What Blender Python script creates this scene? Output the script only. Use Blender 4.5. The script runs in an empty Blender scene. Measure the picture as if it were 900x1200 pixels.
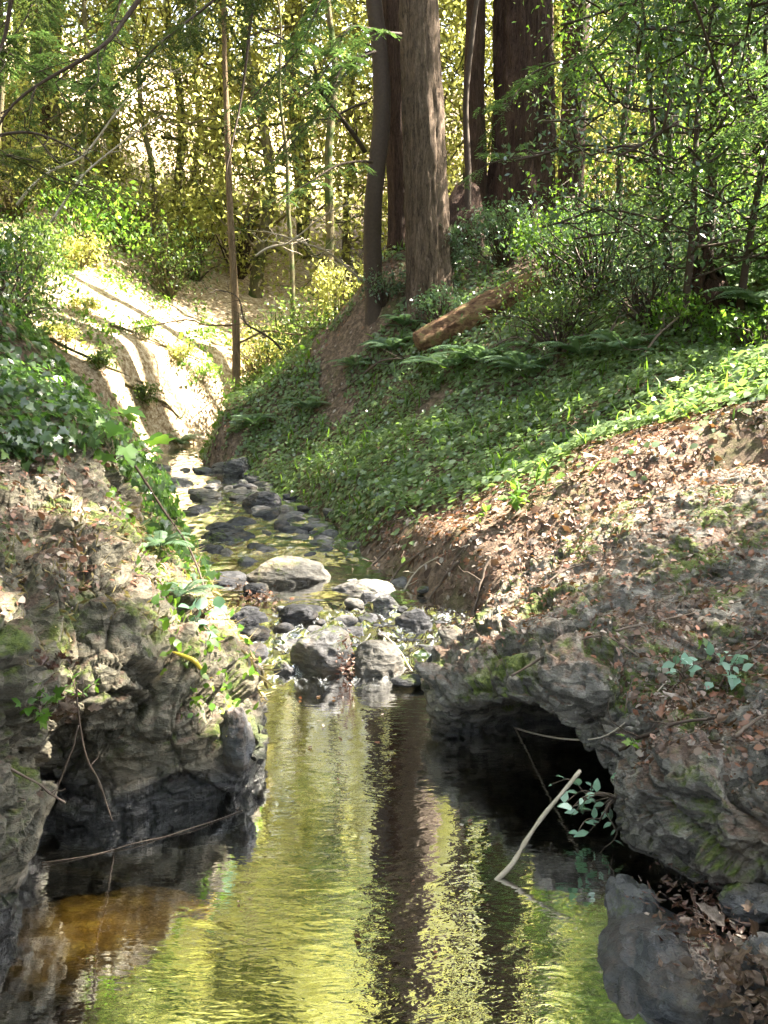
import bpy, math, random
import numpy as np
from mathutils import Vector, Matrix
R = math.radians
C = bpy.context.scene.collection
sc = bpy.context.scene

# ------------------------------------------------------------------ camera, light, exposure
PITCH = math.asin(0.1483); CAMH = 1.5; FPX = 1000.0
cam = bpy.data.objects.new('camera', bpy.data.cameras.new('camera')); C.objects.link(cam)
cam.location = (0, 0, CAMH); cam.rotation_euler = (math.pi/2 - PITCH, 0, 0)
cam.data.sensor_fit = 'VERTICAL'; cam.data.sensor_height = 36; cam.data.lens = 30
cam.data.clip_start = 0.05; cam.data.clip_end = 500
sc.camera = cam
SUN = np.array([0.62, 0.12, 0.77]); SUN /= np.linalg.norm(SUN)      # direction towards the sun
w = bpy.data.worlds.new('World'); sc.world = w; w.use_nodes = True
nt = w.node_tree; sky = nt.nodes.new('ShaderNodeTexSky'); sky.sky_type = 'NISHITA'; sky.sun_disc = False
sky.sun_elevation = math.asin(SUN[2]); sky.sun_rotation = math.atan2(SUN[0], SUN[1])
sky.air_density = 1.0; sky.dust_density = 1.5
hs = nt.nodes.new('ShaderNodeHueSaturation'); hs.inputs['Saturation'].default_value = .4; nt.links.new(sky.outputs[0], hs.inputs['Color'])
nt.links.new(hs.outputs[0], nt.nodes['Background'].inputs[0]); nt.nodes['Background'].inputs[1].default_value = 0.105
sl = bpy.data.lights.new('sun', 'SUN'); sl.energy = 5.0; sl.angle = R(0.6); sl.color = (1, 0.90, 0.74)
so = bpy.data.objects.new('sun', sl); C.objects.link(so)
so.rotation_euler = Vector(-SUN).to_track_quat('-Z', 'Y').to_euler(); so.location = (20, 15, 40)
sc.view_settings.view_transform = 'Standard'; sc.view_settings.look = 'None'
sc.view_settings.gamma = 1; sc.view_settings.use_curve_mapping = False
sc.view_settings.exposure = 3.95
cy = sc.cycles
cy.max_bounces = 7; cy.diffuse_bounces = 4; cy.glossy_bounces = 3; cy.transmission_bounces = 4; cy.transparent_max_bounces = 8
cy.caustics_reflective = False; cy.caustics_refractive = False; cy.sample_clamp_indirect = 6
cy.use_adaptive_sampling = True; cy.adaptive_threshold = 0.02; cy.use_denoising = True

# ------------------------------------------------------------------ helpers
def P(px, py, Y):
    """point on the ray of a photograph pixel (900x1200) at distance Y along the ground"""
    b = -(py - 600) / FPX; a = (px - 450) / FPX
    dy = math.cos(PITCH) + b*math.sin(PITCH); dz = -math.sin(PITCH) + b*math.cos(PITCH)
    return (a*Y/dy, Y, CAMH + Y*dz/dy)
rng = np.random.default_rng(7)
def nrm(v): return v / np.maximum(np.linalg.norm(v, axis=-1, keepdims=True), 1e-9)

def h01(ix, iy, iz, s=0):
    h = (ix.astype(np.int64)*374761393 + iy.astype(np.int64)*668265263 + iz.astype(np.int64)*2147483647 + s*1274126177) & 0xffffffff
    h = ((h ^ (h >> 13)) * 1274126177) & 0xffffffff
    h = ((h ^ (h >> 15)) * 2246822519) & 0xffffffff
    h = h ^ (h >> 16)
    return (h & 0xffffff) / float(0x1000000)
def perlin(p, s=0):
    i = np.floor(p).astype(np.int64); f = p - i; u = f*f*f*(f*(f*6-15)+10)
    out = np.zeros(len(p))
    for dx in (0, 1):
        for dy in (0, 1):
            for dz in (0, 1):
                a = h01(i[:,0]+dx, i[:,1]+dy, i[:,2]+dz, s)*2*np.pi
                z = h01(i[:,0]+dx, i[:,1]+dy, i[:,2]+dz, s+17)*2-1
                r = np.sqrt(1-z*z)
                g = r*np.cos(a)*(f[:,0]-dx) + r*np.sin(a)*(f[:,1]-dy) + z*(f[:,2]-dz)
                wt = (u[:,0] if dx else 1-u[:,0])*(u[:,1] if dy else 1-u[:,1])*(u[:,2] if dz else 1-u[:,2])
                out += wt*g
    return out*1.6
def fbm(p, o=4, s=0, gain=.5):
    t = 0; a = 1; n = 0
    for k in range(o):
        t = t + a*perlin(p*(2**k)+k*11.3, s+k); n += a; a *= gain
    return t/n
def worley(p, s=0, tilt=False):
    i = np.floor(p).astype(np.int64)
    f1 = np.full(len(p), 9.); f2 = np.full(len(p), 9.); cid = np.zeros(len(p)); tl = np.zeros(len(p))
    for dx in (-1,0,1):
        for dy in (-1,0,1):
            for dz in (-1,0,1):
                a, b, c = i[:,0]+dx, i[:,1]+dy, i[:,2]+dz
                q = np.stack([a+h01(a,b,c,s), b+h01(a,b,c,s+1), c+h01(a,b,c,s+2)], 1)
                d = np.linalg.norm(q-p, axis=1)
                near = d < f1
                f2 = np.where(near, f1, np.minimum(f2, d))
                g = np.stack([h01(a,b,c,s+4), h01(a,b,c,s+5), h01(a,b,c,s+6)], 1)-.5
                cid = np.where(near, h01(a,b,c,s+3), cid); f1 = np.where(near, d, f1); tl = np.where(near, ((p-q)*g).sum(1)*2, tl)
    if tilt: return f1, f2, cid, tl
    return f1, f2, cid
def ss(a, b, x): t = np.clip((x-a)/(b-a), 0, 1); return t*t*(3-2*t)

def mk_mesh(name, V, F, mat=None, smooth=True, attr=None):
    """F: array (n,k) or list of such arrays"""
    if isinstance(F, np.ndarray): F = [F]
    F = [f for f in F if len(f)]
    me = bpy.data.meshes.new(name); V = np.asarray(V, dtype=np.float32)
    me.vertices.add(len(V)); me.vertices.foreach_set('co', V.ravel())
    tot = np.concatenate([np.full(len(f), f.shape[1]) for f in F]); idx = np.concatenate([f.ravel() for f in F])
    me.loops.add(len(idx)); me.loops.foreach_set('vertex_index', idx.astype(np.int32))
    me.polygons.add(len(tot)); st = np.concatenate([[0], np.cumsum(tot)[:-1]])
    me.polygons.foreach_set('loop_start', st.astype(np.int32))
    me.polygons.foreach_set('use_smooth', np.full(len(tot), smooth))
    if attr is not None:
        at = me.attributes.new('rnd', 'FLOAT', 'FACE'); at.data.foreach_set('value', np.asarray(attr, dtype=np.float32))
    me.update(calc_edges=True); me.validate()
    if mat: me.materials.append(mat)
    return me
def link(name, me, parent=None, loc=None):
    o = bpy.data.objects.new(name, me); C.objects.link(o)
    if parent: o.parent = parent
    if loc is not None: o.location = loc
    return o
def tag(o, label, cat, group=None, kind=None):
    if label: o['label'] = label
    if cat: o['category'] = cat
    if group: o['group'] = group
    if kind: o['kind'] = kind
    return o
def empty(name, loc, label, cat, group=None):
    o = bpy.data.objects.new(name, None); C.objects.link(o); o.location = loc; o.empty_display_size = .1
    return tag(o, label, cat, group)
def structure(name, me, label=None, cat=None):
    o = link(name, me); o['kind'] = 'structure'
    if label: o['label'] = label
    if cat: o['category'] = cat
    return o
def stuff(name, me, label, cat):
    o = link(name, me); return tag(o, label, cat, None, 'stuff')

class Acc:
    def __init__(s): s.V = []; s.F = {}; s.n = 0; s.A = {}
    def add(s, V, F, a=None):
        if isinstance(F, np.ndarray): F = [F]
        for f in F:
            s.F.setdefault(f.shape[1], []).append(f + s.n)
            s.A.setdefault(f.shape[1], []).append(np.full(len(f), 0.5) if a is None else (np.full(len(f), a) if np.isscalar(a) else a))
        s.V.append(V); s.n += len(V)
    def mesh(s, name, mat, smooth=True):
        V = np.concatenate(s.V); ks = sorted(s.F)
        return mk_mesh(name, V, [np.concatenate(s.F[k]) for k in ks], mat, smooth, np.concatenate([np.concatenate(s.A[k]) for k in ks]))
def grid_faces(nu, nv, closed=False):
    a = np.arange(nu-1)[:,None]*nv; b = np.arange(nv if closed else nv-1)[None,:]
    b2 = (b+1) % nv
    return np.stack([a+b, a+b2, a+nv+b2, a+nv+b], -1).reshape(-1, 4)
def catmull(A, t):
    """A (n,...) control points, t in [0,n-1]"""
    n = len(A); i = np.clip(np.floor(t).astype(int), 0, n-2); f = (t-i).reshape((-1,)+(1,)*(A.ndim-1))
    g = lambda k: A[np.clip(k, 0, n-1)]
    p0, p1, p2, p3 = g(i-1), g(i), g(i+1), g(i+2)
    return .5*(2*p1 + (p2-p0)*f + (2*p0-5*p1+4*p2-p3)*f*f + (3*p1-p0-3*p2+p3)*f**3)
def tube(pts, rad, sides=8, disp=None, cap=True):
    pts = np.asarray(pts, float); n = len(pts); rad = np.broadcast_to(rad, (n,))
    T = np.gradient(pts, axis=0); T = nrm(T)
    ref = np.array([1., 0, 0]) if abs(T[:,0]).mean() < .7 else np.array([0, 1., 0])
    Nn = nrm(np.cross(T, ref)); B = np.cross(T, Nn)
    a = np.arange(sides)/sides*2*np.pi
    rr = rad[:,None]*np.ones(sides)
    if disp is not None: rr = rr + disp(pts, a, rad)
    V = pts[:,None,:] + rr[:,:,None]*(np.cos(a)[None,:,None]*Nn[:,None,:] + np.sin(a)[None,:,None]*B[:,None,:])
    V = V.reshape(-1, 3); F = [grid_faces(n, sides, True)]
    if cap:
        V = np.concatenate([V, pts[:1]-T[:1]*rad[0]*.3, pts[-1:]+T[-1:]*rad[-1]*.5]); k = np.arange(sides); k2 = (k+1) % sides
        F.append(np.stack([k2, k, np.full(sides, n*sides)], 1)); F.append(np.stack([(n-1)*sides+k, (n-1)*sides+k2, np.full(sides, n*sides+1)], 1))
    return V, F
def curve_pts(ctrl, n):
    A = np.asarray(ctrl, float); return catmull(A, np.linspace(0, len(A)-1, n))

def leaf_mesh(acc, Pn, D, U, size, width=.5, fold=.25, shape='leaf', a=None):
    """leaves at Pn (base), pointing D, face normal about U, size array"""
    N = len(Pn); D = nrm(D); S = nrm(np.cross(D, U)); U2 = np.cross(S, D)
    size = np.broadcast_to(size, (N,))[:,None]; wd = size*width
    if a is None: a = rng.random(N)
    if shape == 'quad':
        V = np.stack([Pn, Pn+D*size*.5+S*wd*.5, Pn+D*size-U2*size*fold*.6, Pn+D*size*.5-S*wd*.5], 1)
        f = np.arange(N)[:,None]*4 + np.arange(4)[None]
        acc.add(V.reshape(-1,3), f, a); return
    if shape == 'leaf':      # 6-point folded leaf
        m = Pn+D*size*.45-U2*size*fold*.25
        V = np.stack([Pn, Pn+D*size*.32+S*wd*.5, Pn+D*size*.7+S*wd*.36-U2*size*fold*.2, Pn+D*size-U2*size*fold,
                      Pn+D*size*.7-S*wd*.36-U2*size*fold*.2, Pn+D*size*.32-S*wd*.5, m], 1)
        b = np.arange(N)[:,None]*7
        f1 = b + np.array([0,1,2,6]); f2 = b+np.array([6,2,3,4]); f3 = b+np.array([0,6,4,5])
        acc.add(V.reshape(-1,3), np.concatenate([f1,f2,f3]), np.concatenate([a,a,a])); return
    if shape == 'lobed':     # ivy / maple like, five lobes
        ang = np.radians([180, 130, 95, 62, 36, 20, 0, -20, -36, -62, -95, -130]); rad = np.array([.06,.42,.30,.62,.40,.62,1.0,.62,.40,.62,.30,.42])
        ctr = Pn + D*size*.35
        vs = [ctr - U2*size*0.0]
        for t, r in zip(ang, rad):
            vs.append(ctr + D*size*.65*r*math.cos(t) + S*wd*1.15*r*math.sin(t) - U2*size*fold*r*r*.5 + U2*size*fold*.35*abs(math.sin(t))*r)
        V = np.stack(vs, 1); b = np.arange(N)[:,None]*13
        fs = [b+np.array([0, 1+k, 1+(k+1) % 12]) for k in range(12)]
        acc.add(V.reshape(-1,3), np.concatenate(fs), np.tile(a, 12)); return
def curled_leaves(acc, Pn, D, U, size, rr, wdt=.55, lob=.35, a=None):
    """dead leaves with lobed outline, curled and cupped"""
    N = len(Pn); D = nrm(D); S = nrm(np.cross(D, U)); U2 = np.cross(S, D); s = np.linspace(0, 1, 11); t = np.array([-1,-.55,0,.55,1])
    ph = rr.uniform(0, 6.28, (N,1)); w_ = np.sin(np.pi*np.clip(s,.02,.98)**.8)[None]*(1+lob*np.sin(s[None]*19+ph))*wdt*.5 + .012
    curl = rr.uniform(-.9, 1.6, (N,1,1)); cup = rr.uniform(-.6, 1.6, (N,1,1)); tw = rr.normal(size=(N,1,1))*.5
    ss_ = s[None,:,None]; tt = t[None,None,:]; ww = w_[:,:,None]
    x_ = ss_*(1-.12*curl*ss_); y_ = ww*tt*(1-.15*np.abs(cup)*tt**2); z_ = .28*curl*(ss_-.2)**2 + cup*ww*tt**2*.9 + tw*(ss_-.5)*ww*tt + .03*np.sin(ss_*13+ph[:,:,None])*tt
    x_ = np.broadcast_to(x_, (N,11,5)); sz = np.broadcast_to(size, (N,))[:,None,None,None]
    V = Pn[:,None,None,:] + sz*(x_[...,None]*D[:,None,None]+y_[...,None]*S[:,None,None]+z_[...,None]*U2[:,None,None])
    g = grid_faces(11, 5); F = (np.arange(N)[:,None,None]*55 + g[None]).reshape(-1,4); a = rr.random(N) if a is None else a
    acc.add(V.reshape(-1,3), F, np.repeat(a, len(g)))
def rand_dirs(n, zmin=-1, zmax=1):
    z = rng.uniform(zmin, zmax, n); t = rng.uniform(0, 2*np.pi, n); r = np.sqrt(1-z*z)
    return np.stack([r*np.cos(t), r*np.sin(t), z], 1)

# ------------------------------------------------------------------ materials
def mat(name):
    m = bpy.data.materials.new(name); m.use_nodes = True; n = m.node_tree; n.nodes.clear()
    return m, n, n.nodes, n.links
def node(N, t, **k):
    n = N.new(t)
    for a, b in k.items():
        if a == 'inp':
            for i, v in b.items(): n.inputs[i].default_value = v
        else: setattr(n, a, b)
    return n
def ramp(N, L, fac, stops, interp='LINEAR'):
    r = N.new('ShaderNodeValToRGB'); e = r.color_ramp; e.interpolation = interp
    while len(e.elements) > 1: e.elements.remove(e.elements[-1])
    e.elements[0].position = stops[0][0]; e.elements[0].color = (*stops[0][1], 1)
    for p, c in stops[1:]:
        x = e.elements.new(p); x.color = (*c, 1)
    L.new(fac, r.inputs[0]); return r.outputs[0]
def noise(N, L, scale, detail=6, rough=.6, vec=None, dist=0, out=0):
    n = node(N, 'ShaderNodeTexNoise', inp={'Scale': scale, 'Detail': detail, 'Roughness': rough, 'Distortion': dist})
    if vec is not None: L.new(vec, n.inputs['Vector'])
    return n.outputs[out]
def mix(N, L, fac, a, b, blend='MIX'):
    m = N.new('ShaderNodeMix'); m.data_type = 'RGBA'; m.blend_type = blend
    for s, v in ((0, fac), (6, a), (7, b)):
        if hasattr(v, 'links'): L.new(v, m.inputs[s])
        elif isinstance(v, tuple): m.inputs[s].default_value = (*v, 1)
        else: m.inputs[s].default_value = v
    return m.outputs[2]
def mth(N, L, op, a, b=None, clamp=False):
    m = N.new('ShaderNodeMath'); m.operation = op; m.use_clamp = clamp
    for s, v in ((0, a), (1, b)):
        if v is None: continue
        if hasattr(v, 'links'): L.new(v, m.inputs[s])
        else: m.inputs[s].default_value = v
    return m.outputs[0]
def mrange(N, L, v, a, b, c=0., d=1.):
    m = node(N, 'ShaderNodeMapRange', inp={1: a, 2: b, 3: c, 4: d}); L.new(v, m.inputs[0]); m.interpolation_type = 'SMOOTHSTEP'; return m.outputs[0]
def bump(N, L, h, strength, dist, normal=None):
    b = node(N, 'ShaderNodeBump', inp={'Strength': strength, 'Distance': dist}); L.new(h, b.inputs['Height'])
    if normal is not None: L.new(normal, b.inputs['Normal'])
    return b.outputs[0]
def scalev(N, L, vec, s):
    m = node(N, 'ShaderNodeMapping', inp={'Scale': s}); L.new(vec, m.inputs[0]); return m.outputs[0]

def leaf_mat(name, stops, trans, tf=.45, rough=.45, spec=.5, mott=0):
    m, n, N, L = mat(name)
    a = node(N, 'ShaderNodeAttribute', attribute_name='rnd').outputs['Fac']
    col = ramp(N, L, a, stops)
    if mott:
        g = N.new('ShaderNodeNewGeometry').outputs['Position']; nz = noise(N, L, 90, 5, .7, g); col = mix(N, L, mrange(N, L, nz, .35, .65, mott, 0.), col, (.03,.02,.014))
    p = node(N, 'ShaderNodeBsdfPrincipled', inp={'Roughness': rough, 'Specular IOR Level': spec}); L.new(col, p.inputs['Base Color'])
    t = N.new('ShaderNodeBsdfTranslucent'); tc = mix(N, L, .75, col, trans); L.new(tc, t.inputs[0])
    s = node(N, 'ShaderNodeMixShader', inp={0: tf}); L.new(p.outputs[0], s.inputs[1]); L.new(t.outputs[0], s.inputs[2])
    o = N.new('ShaderNodeOutputMaterial'); L.new(s.outputs[0], o.inputs[0]); return m
def simple_mat(name, stops, scale=20, rough=.8, bs=.5, bd=.005, spec=.3, vecscale=None, attr=False, detail=8):
    m, n, N, L = mat(name)
    tc = N.new('ShaderNodeTexCoord').outputs['Object']
    if vecscale: tc = scalev(N, L, tc, vecscale)
    f = noise(N, L, scale, detail, .65, tc)
    if attr:
        a = node(N, 'ShaderNodeAttribute', attribute_name='rnd').outputs['Fac']
        f = mth(N, L, 'ADD', mth(N, L, 'MULTIPLY', f, .4), mth(N, L, 'MULTIPLY', a, .62))
    col = ramp(N, L, f, stops)
    p = node(N, 'ShaderNodeBsdfPrincipled', inp={'Roughness': rough, 'Specular IOR Level': spec}); L.new(col, p.inputs['Base Color'])
    L.new(bump(N, L, f, bs, bd), p.inputs['Normal'])
    o = N.new('ShaderNodeOutputMaterial'); L.new(p.outputs[0], o.inputs[0]); return m

M = {}
M['leaf_gold'] = leaf_mat('sunlit_woodland_leaf', [(0, (.06,.08,.015)), (.5, (.12,.15,.025)), (.85, (.19,.2,.04)), (1, (.28,.2,.06))], (.64,.65,.18), .63, .45)  # warm sun glow put into the leaf and transmission colours
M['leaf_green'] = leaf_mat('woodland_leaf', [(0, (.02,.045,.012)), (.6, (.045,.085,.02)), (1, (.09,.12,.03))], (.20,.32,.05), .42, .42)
M['leaf_blue'] = leaf_mat('glossy_shrub_leaf', [(0, (.025,.06,.03)), (.6, (.06,.11,.06)), (1, (.12,.17,.10))], (.15,.28,.08), .3, .3, .7)
M['leaf_bright'] = leaf_mat('fresh_green_leaf', [(0, (.04,.10,.015)), (.6, (.07,.17,.02)), (1, (.14,.22,.03))], (.25,.45,.04), .45, .45)
M['ivy'] = leaf_mat('ivy_leaf', [(0, (.055,.085,.045)), (.5, (.105,.155,.075)), (.85, (.15,.215,.09)), (1, (.25,.25,.13))], (.28,.46,.08), .38, .32, .7)
M['ivy_near'] = leaf_mat('dark_ivy_leaf', [(0, (.018,.04,.016)), (.6, (.04,.08,.028)), (1, (.09,.15,.045))], (.16,.34,.04), .35, .3, .7)
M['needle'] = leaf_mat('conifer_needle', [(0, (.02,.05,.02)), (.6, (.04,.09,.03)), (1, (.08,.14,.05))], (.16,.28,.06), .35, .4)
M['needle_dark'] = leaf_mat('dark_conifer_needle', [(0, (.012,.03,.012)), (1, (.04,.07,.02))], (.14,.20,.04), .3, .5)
M['fern'] = leaf_mat('fern_frond_green', [(0, (.06,.11,.06)), (.6, (.11,.18,.11)), (1, (.18,.26,.16))], (.2,.35,.1), .35, .4)
M['litter'] = leaf_mat('dead_leaf', [(0, (.03,.02,.015)), (.3, (.085,.055,.04)), (.55, (.165,.085,.055)), (.68, (.25,.11,.07)), (.8, (.22,.17,.145)), (.93, (.29,.25,.22)), (1, (.36,.32,.27))], (.35,.18,.05), .15, .6, .3)
M['litter_tan'] = leaf_mat('curled_tan_dead_leaf', [(0, (.06,.04,.03)), (.4, (.13,.085,.06)), (.8, (.21,.15,.115)), (1, (.29,.23,.19))], (.3,.17,.08), .15, .55, .35, .75)
M['litter_red'] = leaf_mat('damp_red_dead_leaf', [(0, (.04,.018,.014)), (.5, (.12,.055,.04)), (.8, (.2,.12,.09)), (1, (.34,.28,.24))], (.35,.12,.05), .12, .4, .5, .6)
M['grass_dry'] = leaf_mat('dry_grass', [(0, (.10,.07,.03)), (.5, (.2,.16,.07)), (1, (.34,.29,.15))], (.5,.45,.12), .35, .6)
M['twig'] = simple_mat('grey_brown_twig', [(0, (.05,.035,.025)), (.5, (.12,.09,.07)), (1, (.26,.22,.18))], 30, .8)
M['twig_pale'] = simple_mat('pale_dead_twig', [(0, (.2,.17,.12)), (.5, (.38,.33,.26)), (1, (.6,.55,.47))], 40, .7)
M['twig_dark'] = simple_mat('dark_branch_bark', [(0, (.02,.015,.012)), (1, (.08,.055,.04))], 30, .8)
def bark_mat(name, stops, rough=.9, moss=0.):
    m, n, N, L = mat(name)
    tc = N.new('ShaderNodeTexCoord').outputs['Object']
    v = scalev(N, L, tc, (1, 1, .14))
    f1 = noise(N, L, 21, 9, .72, v, 1.2); f2 = noise(N, L, 70, 6, .75, scalev(N, L, tc, (1,1,.3)))
    f = mth(N, L, 'ADD', mth(N, L, 'MULTIPLY', f1, .65), mth(N, L, 'MULTIPLY', f2, .35))
    col = ramp(N, L, f, stops)
    if moss:
        mk = mrange(N, L, noise(N, L, 1.7, 5, .7, tc), .62-moss*.3, .75-moss*.3)
        col = mix(N, L, mk, col, (.05,.075,.02))
    p = node(N, 'ShaderNodeBsdfPrincipled', inp={'Roughness': rough, 'Specular IOR Level': .2}); L.new(col, p.inputs['Base Color'])
    L.new(bump(N, L, f, 1.0, .04), p.inputs['Normal'])
    o = N.new('ShaderNodeOutputMaterial'); L.new(p.outputs[0], o.inputs[0]); return m
M['bark_grey'] = bark_mat('furrowed_grey_brown_bark', [(.36, (.012,.008,.006)), (.46, (.07,.05,.036)), (.56, (.14,.102,.075)), (.7, (.25,.19,.15))])
M['bark_red'] = bark_mat('fibrous_dark_red_bark', [(.36, (.010,.006,.005)), (.46, (.035,.02,.015)), (.58, (.075,.045,.032)), (.72, (.13,.085,.062))])
M['bark_orange'] = bark_mat('orange_brown_bark', [(.36, (.045,.03,.016)), (.5, (.15,.105,.06)), (.7, (.28,.21,.13))])
M['bark_olive'] = bark_mat('mossy_olive_bark', [(.3, (.05,.04,.025)), (.5, (.13,.11,.06)), (.8, (.25,.22,.14))], moss=.5)
M['bark_log'] = simple_mat('rotting_log_bark', [(.32, (.03,.016,.01)), (.46, (.11,.06,.035)), (.56, (.20,.13,.07)), (.62, (.12,.12,.04)), (.75, (.36,.27,.18))], 7, .9, .9, .03, .2, (1,1.6,1.6))

def rock_mat(name, base, moss_amt, litter=0., wet_z=None, bumps=1.):
    """layered mudstone: grey chips, ochre stain, moss on upward faces, wet near the water"""
    m, n, N, L = mat(name)
    geo = N.new('ShaderNodeNewGeometry'); tc = geo.outputs['Position']
    sep = N.new('ShaderNodeSeparateXYZ'); L.new(tc, sep.inputs[0]); nz = N.new('ShaderNodeSeparateXYZ'); L.new(geo.outputs['Normal'], nz.inputs[0])
    vs = scalev(N, L, tc, (1, 1, 2.6))
    f1 = noise(N, L, 3.5, 8, .68, vs, .6); f2 = noise(N, L, 22, 8, .7, vs)
    vo = node(N, 'ShaderNodeTexVoronoi', feature='F1', inp={'Scale': 17, 'Randomness': 1}); wv = mix(N, L, .08, vs, noise(N, L, 9, 4, .6, tc, out=1), 'ADD'); L.new(wv, vo.inputs['Vector'])
    vc = N.new('ShaderNodeSeparateColor'); L.new(vo.outputs['Color'], vc.inputs[0])
    f = mth(N, L, 'ADD', mth(N, L, 'MULTIPLY', f1, .42), mth(N, L, 'ADD', mth(N, L, 'MULTIPLY', f2, .33), mth(N, L, 'MULTIPLY', vc.outputs[0], .26)))
    g3 = noise(N, L, 130, 5, .8, tc); ve = node(N, 'ShaderNodeTexVoronoi', feature='DISTANCE_TO_EDGE', inp={'Scale': 26, 'Randomness': 1}); L.new(wv, ve.inputs['Vector'])
    crk = mrange(N, L, ve.outputs['Distance'], 0., .07)
    f = mth(N, L, 'ADD', f, mth(N, L, 'MULTIPLY', mth(N, L, 'SUBTRACT', g3, .5), .42))
    col = ramp(N, L, f, base)
    st = mrange(N, L, noise(N, L, 2.2, 6, .7, tc), .52, .68); col = mix(N, L, mth(N, L, 'MULTIPLY', st, .35), col, (.23,.17,.10))
    if litter:   # fine duff lying on the flatter top
        up = mrange(N, L, nz.outputs[2], .55, .85); d = mrange(N, L, noise(N, L, 5, 7, .7, tc), .42, .58)
        duff = ramp(N, L, noise(N, L, 55, 6, .75, tc), [(.3, (.035,.022,.016)), (.5, (.11,.068,.048)), (.62, (.19,.115,.082)), (.75, (.29,.22,.18))])
        col = mix(N, L, mth(N, L, 'MULTIPLY', mth(N, L, 'MULTIPLY', up, d), litter), col, duff)
    if moss_amt:
        up = mrange(N, L, nz.outputs[2], .0, .6); d = mrange(N, L, noise(N, L, 3.1, 7, .72, tc), .60-.14*moss_amt, .70-.14*moss_amt)
        mc = ramp(N, L, noise(N, L, 60, 4, .7, tc), [(.3, (.03,.05,.01)), (.6, (.11,.14,.025)), (.8, (.2,.22,.05))])
        col = mix(N, L, mth(N, L, 'MULTIPLY', up, d), col, mc)
    rgh = .8
    if wet_z is not None:   # stone soaked by the creek
        wz = mth(N, L, 'ADD', sep.outputs[2], mth(N, L, 'MULTIPLY', noise(N, L, 4, 4, .6, tc), .12))
        wet = mrange(N, L, wz, wet_z-.02, wet_z+.10, 1., 0.)
        col = mix(N, L, mth(N, L, 'MULTIPLY', wet, .9), col, mix(N, L, f, (.008,.009,.011), (.05,.052,.055)))
        rgh = mrange(N, L, wet, 0, 1, .8, .28)
    p = node(N, 'ShaderNodeBsdfPrincipled', inp={'Specular IOR Level': .4}); L.new(col, p.inputs['Base Color'])
    if hasattr(rgh, 'links'): L.new(rgh, p.inputs['Roughness'])
    else: p.inputs['Roughness'].default_value = rgh
    b1 = bump(N, L, f2, .8*bumps, .025); b2 = bump(N, L, vo.outputs['Distance'], .6*bumps, .025, b1)
    b3 = bump(N, L, crk, .55*bumps, .008, b2); b4 = bump(N, L, g3, .5*bumps, .006, b3)
    L.new(b4, p.inputs['Normal'])
    o = N.new('ShaderNodeOutputMaterial'); L.new(p.outputs[0], o.inputs[0]); return m
GREY = [(.3, (.035,.034,.029)), (.45, (.115,.109,.095)), (.6, (.215,.20,.175)), (.75, (.35,.325,.28))]
BROWN = [(.3, (.034,.032,.023)), (.45, (.095,.088,.064)), (.6, (.175,.157,.115)), (.78, (.32,.275,.20))]
M['rock_right'] = rock_mat('layered_grey_mudstone', GREY, .75, .9, .05)
M['rock_left'] = rock_mat('layered_brown_grey_mudstone', BROWN, .8, .9, .16)
M['ledge'] = rock_mat('smooth_blue_grey_bedrock', [(.3, (.012,.013,.016)), (.45, (.04,.044,.05)), (.58, (.075,.08,.088)), (.75, (.14,.145,.155))], .25, .35, .03, .9)
M['stone_wet'] = rock_mat('wet_dark_stone', [(.3, (.012,.013,.015)), (.5, (.035,.036,.042)), (.75, (.09,.09,.10))], .3, 0, .0, .9)
M['stone_pale'] = rock_mat('pale_grey_stone', [(.3, (.08,.078,.075)), (.5, (.095,.09,.082)), (.75, (.165,.155,.14))], .2, 0, None, .9)
M['stone_mid'] = rock_mat('grey_blue_stone', [(.3, (.035,.034,.036)), (.5, (.095,.094,.10)), (.75, (.2,.195,.195))], .5, 0, None, .9)
# ------------------------------------------------------------------ terrain
cx_y = [-10, 0, 3, 4.1, 5, 6, 6.7, 8, 10, 11.5, 12.4, 13.3, 14.5, 17, 25]
cx_x = [.1, -.1, -.3, -.3, -.27, -.60, -.95, -1.35, -2.05, -2.75, -3.2, -3.35, -3.0, -1.6, 2]
cw_w = [1.6, 1.3, 1.0, .50, .66, .62, .70, .80, .75, .65, .5, .45, .45, .5, .6]     # half width
wz_y = [-10, 4.05, 4.2, 4.5, 4.9, 5.2, 6.4, 6.8, 8.0, 10.0, 11.5, 14, 25]
wz_z = [0, 0, .015, .05, .09, .115, .125, .15, .19, .27, .33, .42, .7]
xc = lambda y: np.interp(y, cx_y, cx_x); hw = lambda y: np.interp(y, cx_y, cw_w); wz = lambda y: np.interp(y, wz_y, wz_z)
px = [(400,600,7.5),(500,520,8.5),(600,480,9),(500,420,11),(400,440,12),(330,455,12.6),(280,468,13),(200,525,12),(170,548,11.8),
      (450,310,12.5),(495,352,12),(400,385,12.6),(610,285,14),(560,300,13.3),(830,352,9),(900,400,8),(750,430,8),(650,540,6.5),(900,462,5.6),(500,622,6),(560,592,6.2),
      (430,640,6.2),(700,350,10.5),(620,400,10),(900,300,10.5),(270,452,15),(330,440,15.5),(205,490,14.4),(40,405,13),(100,330,16),(0,330,14),(350,410,18),(150,400,14.5),(60,380,14)]
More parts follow.
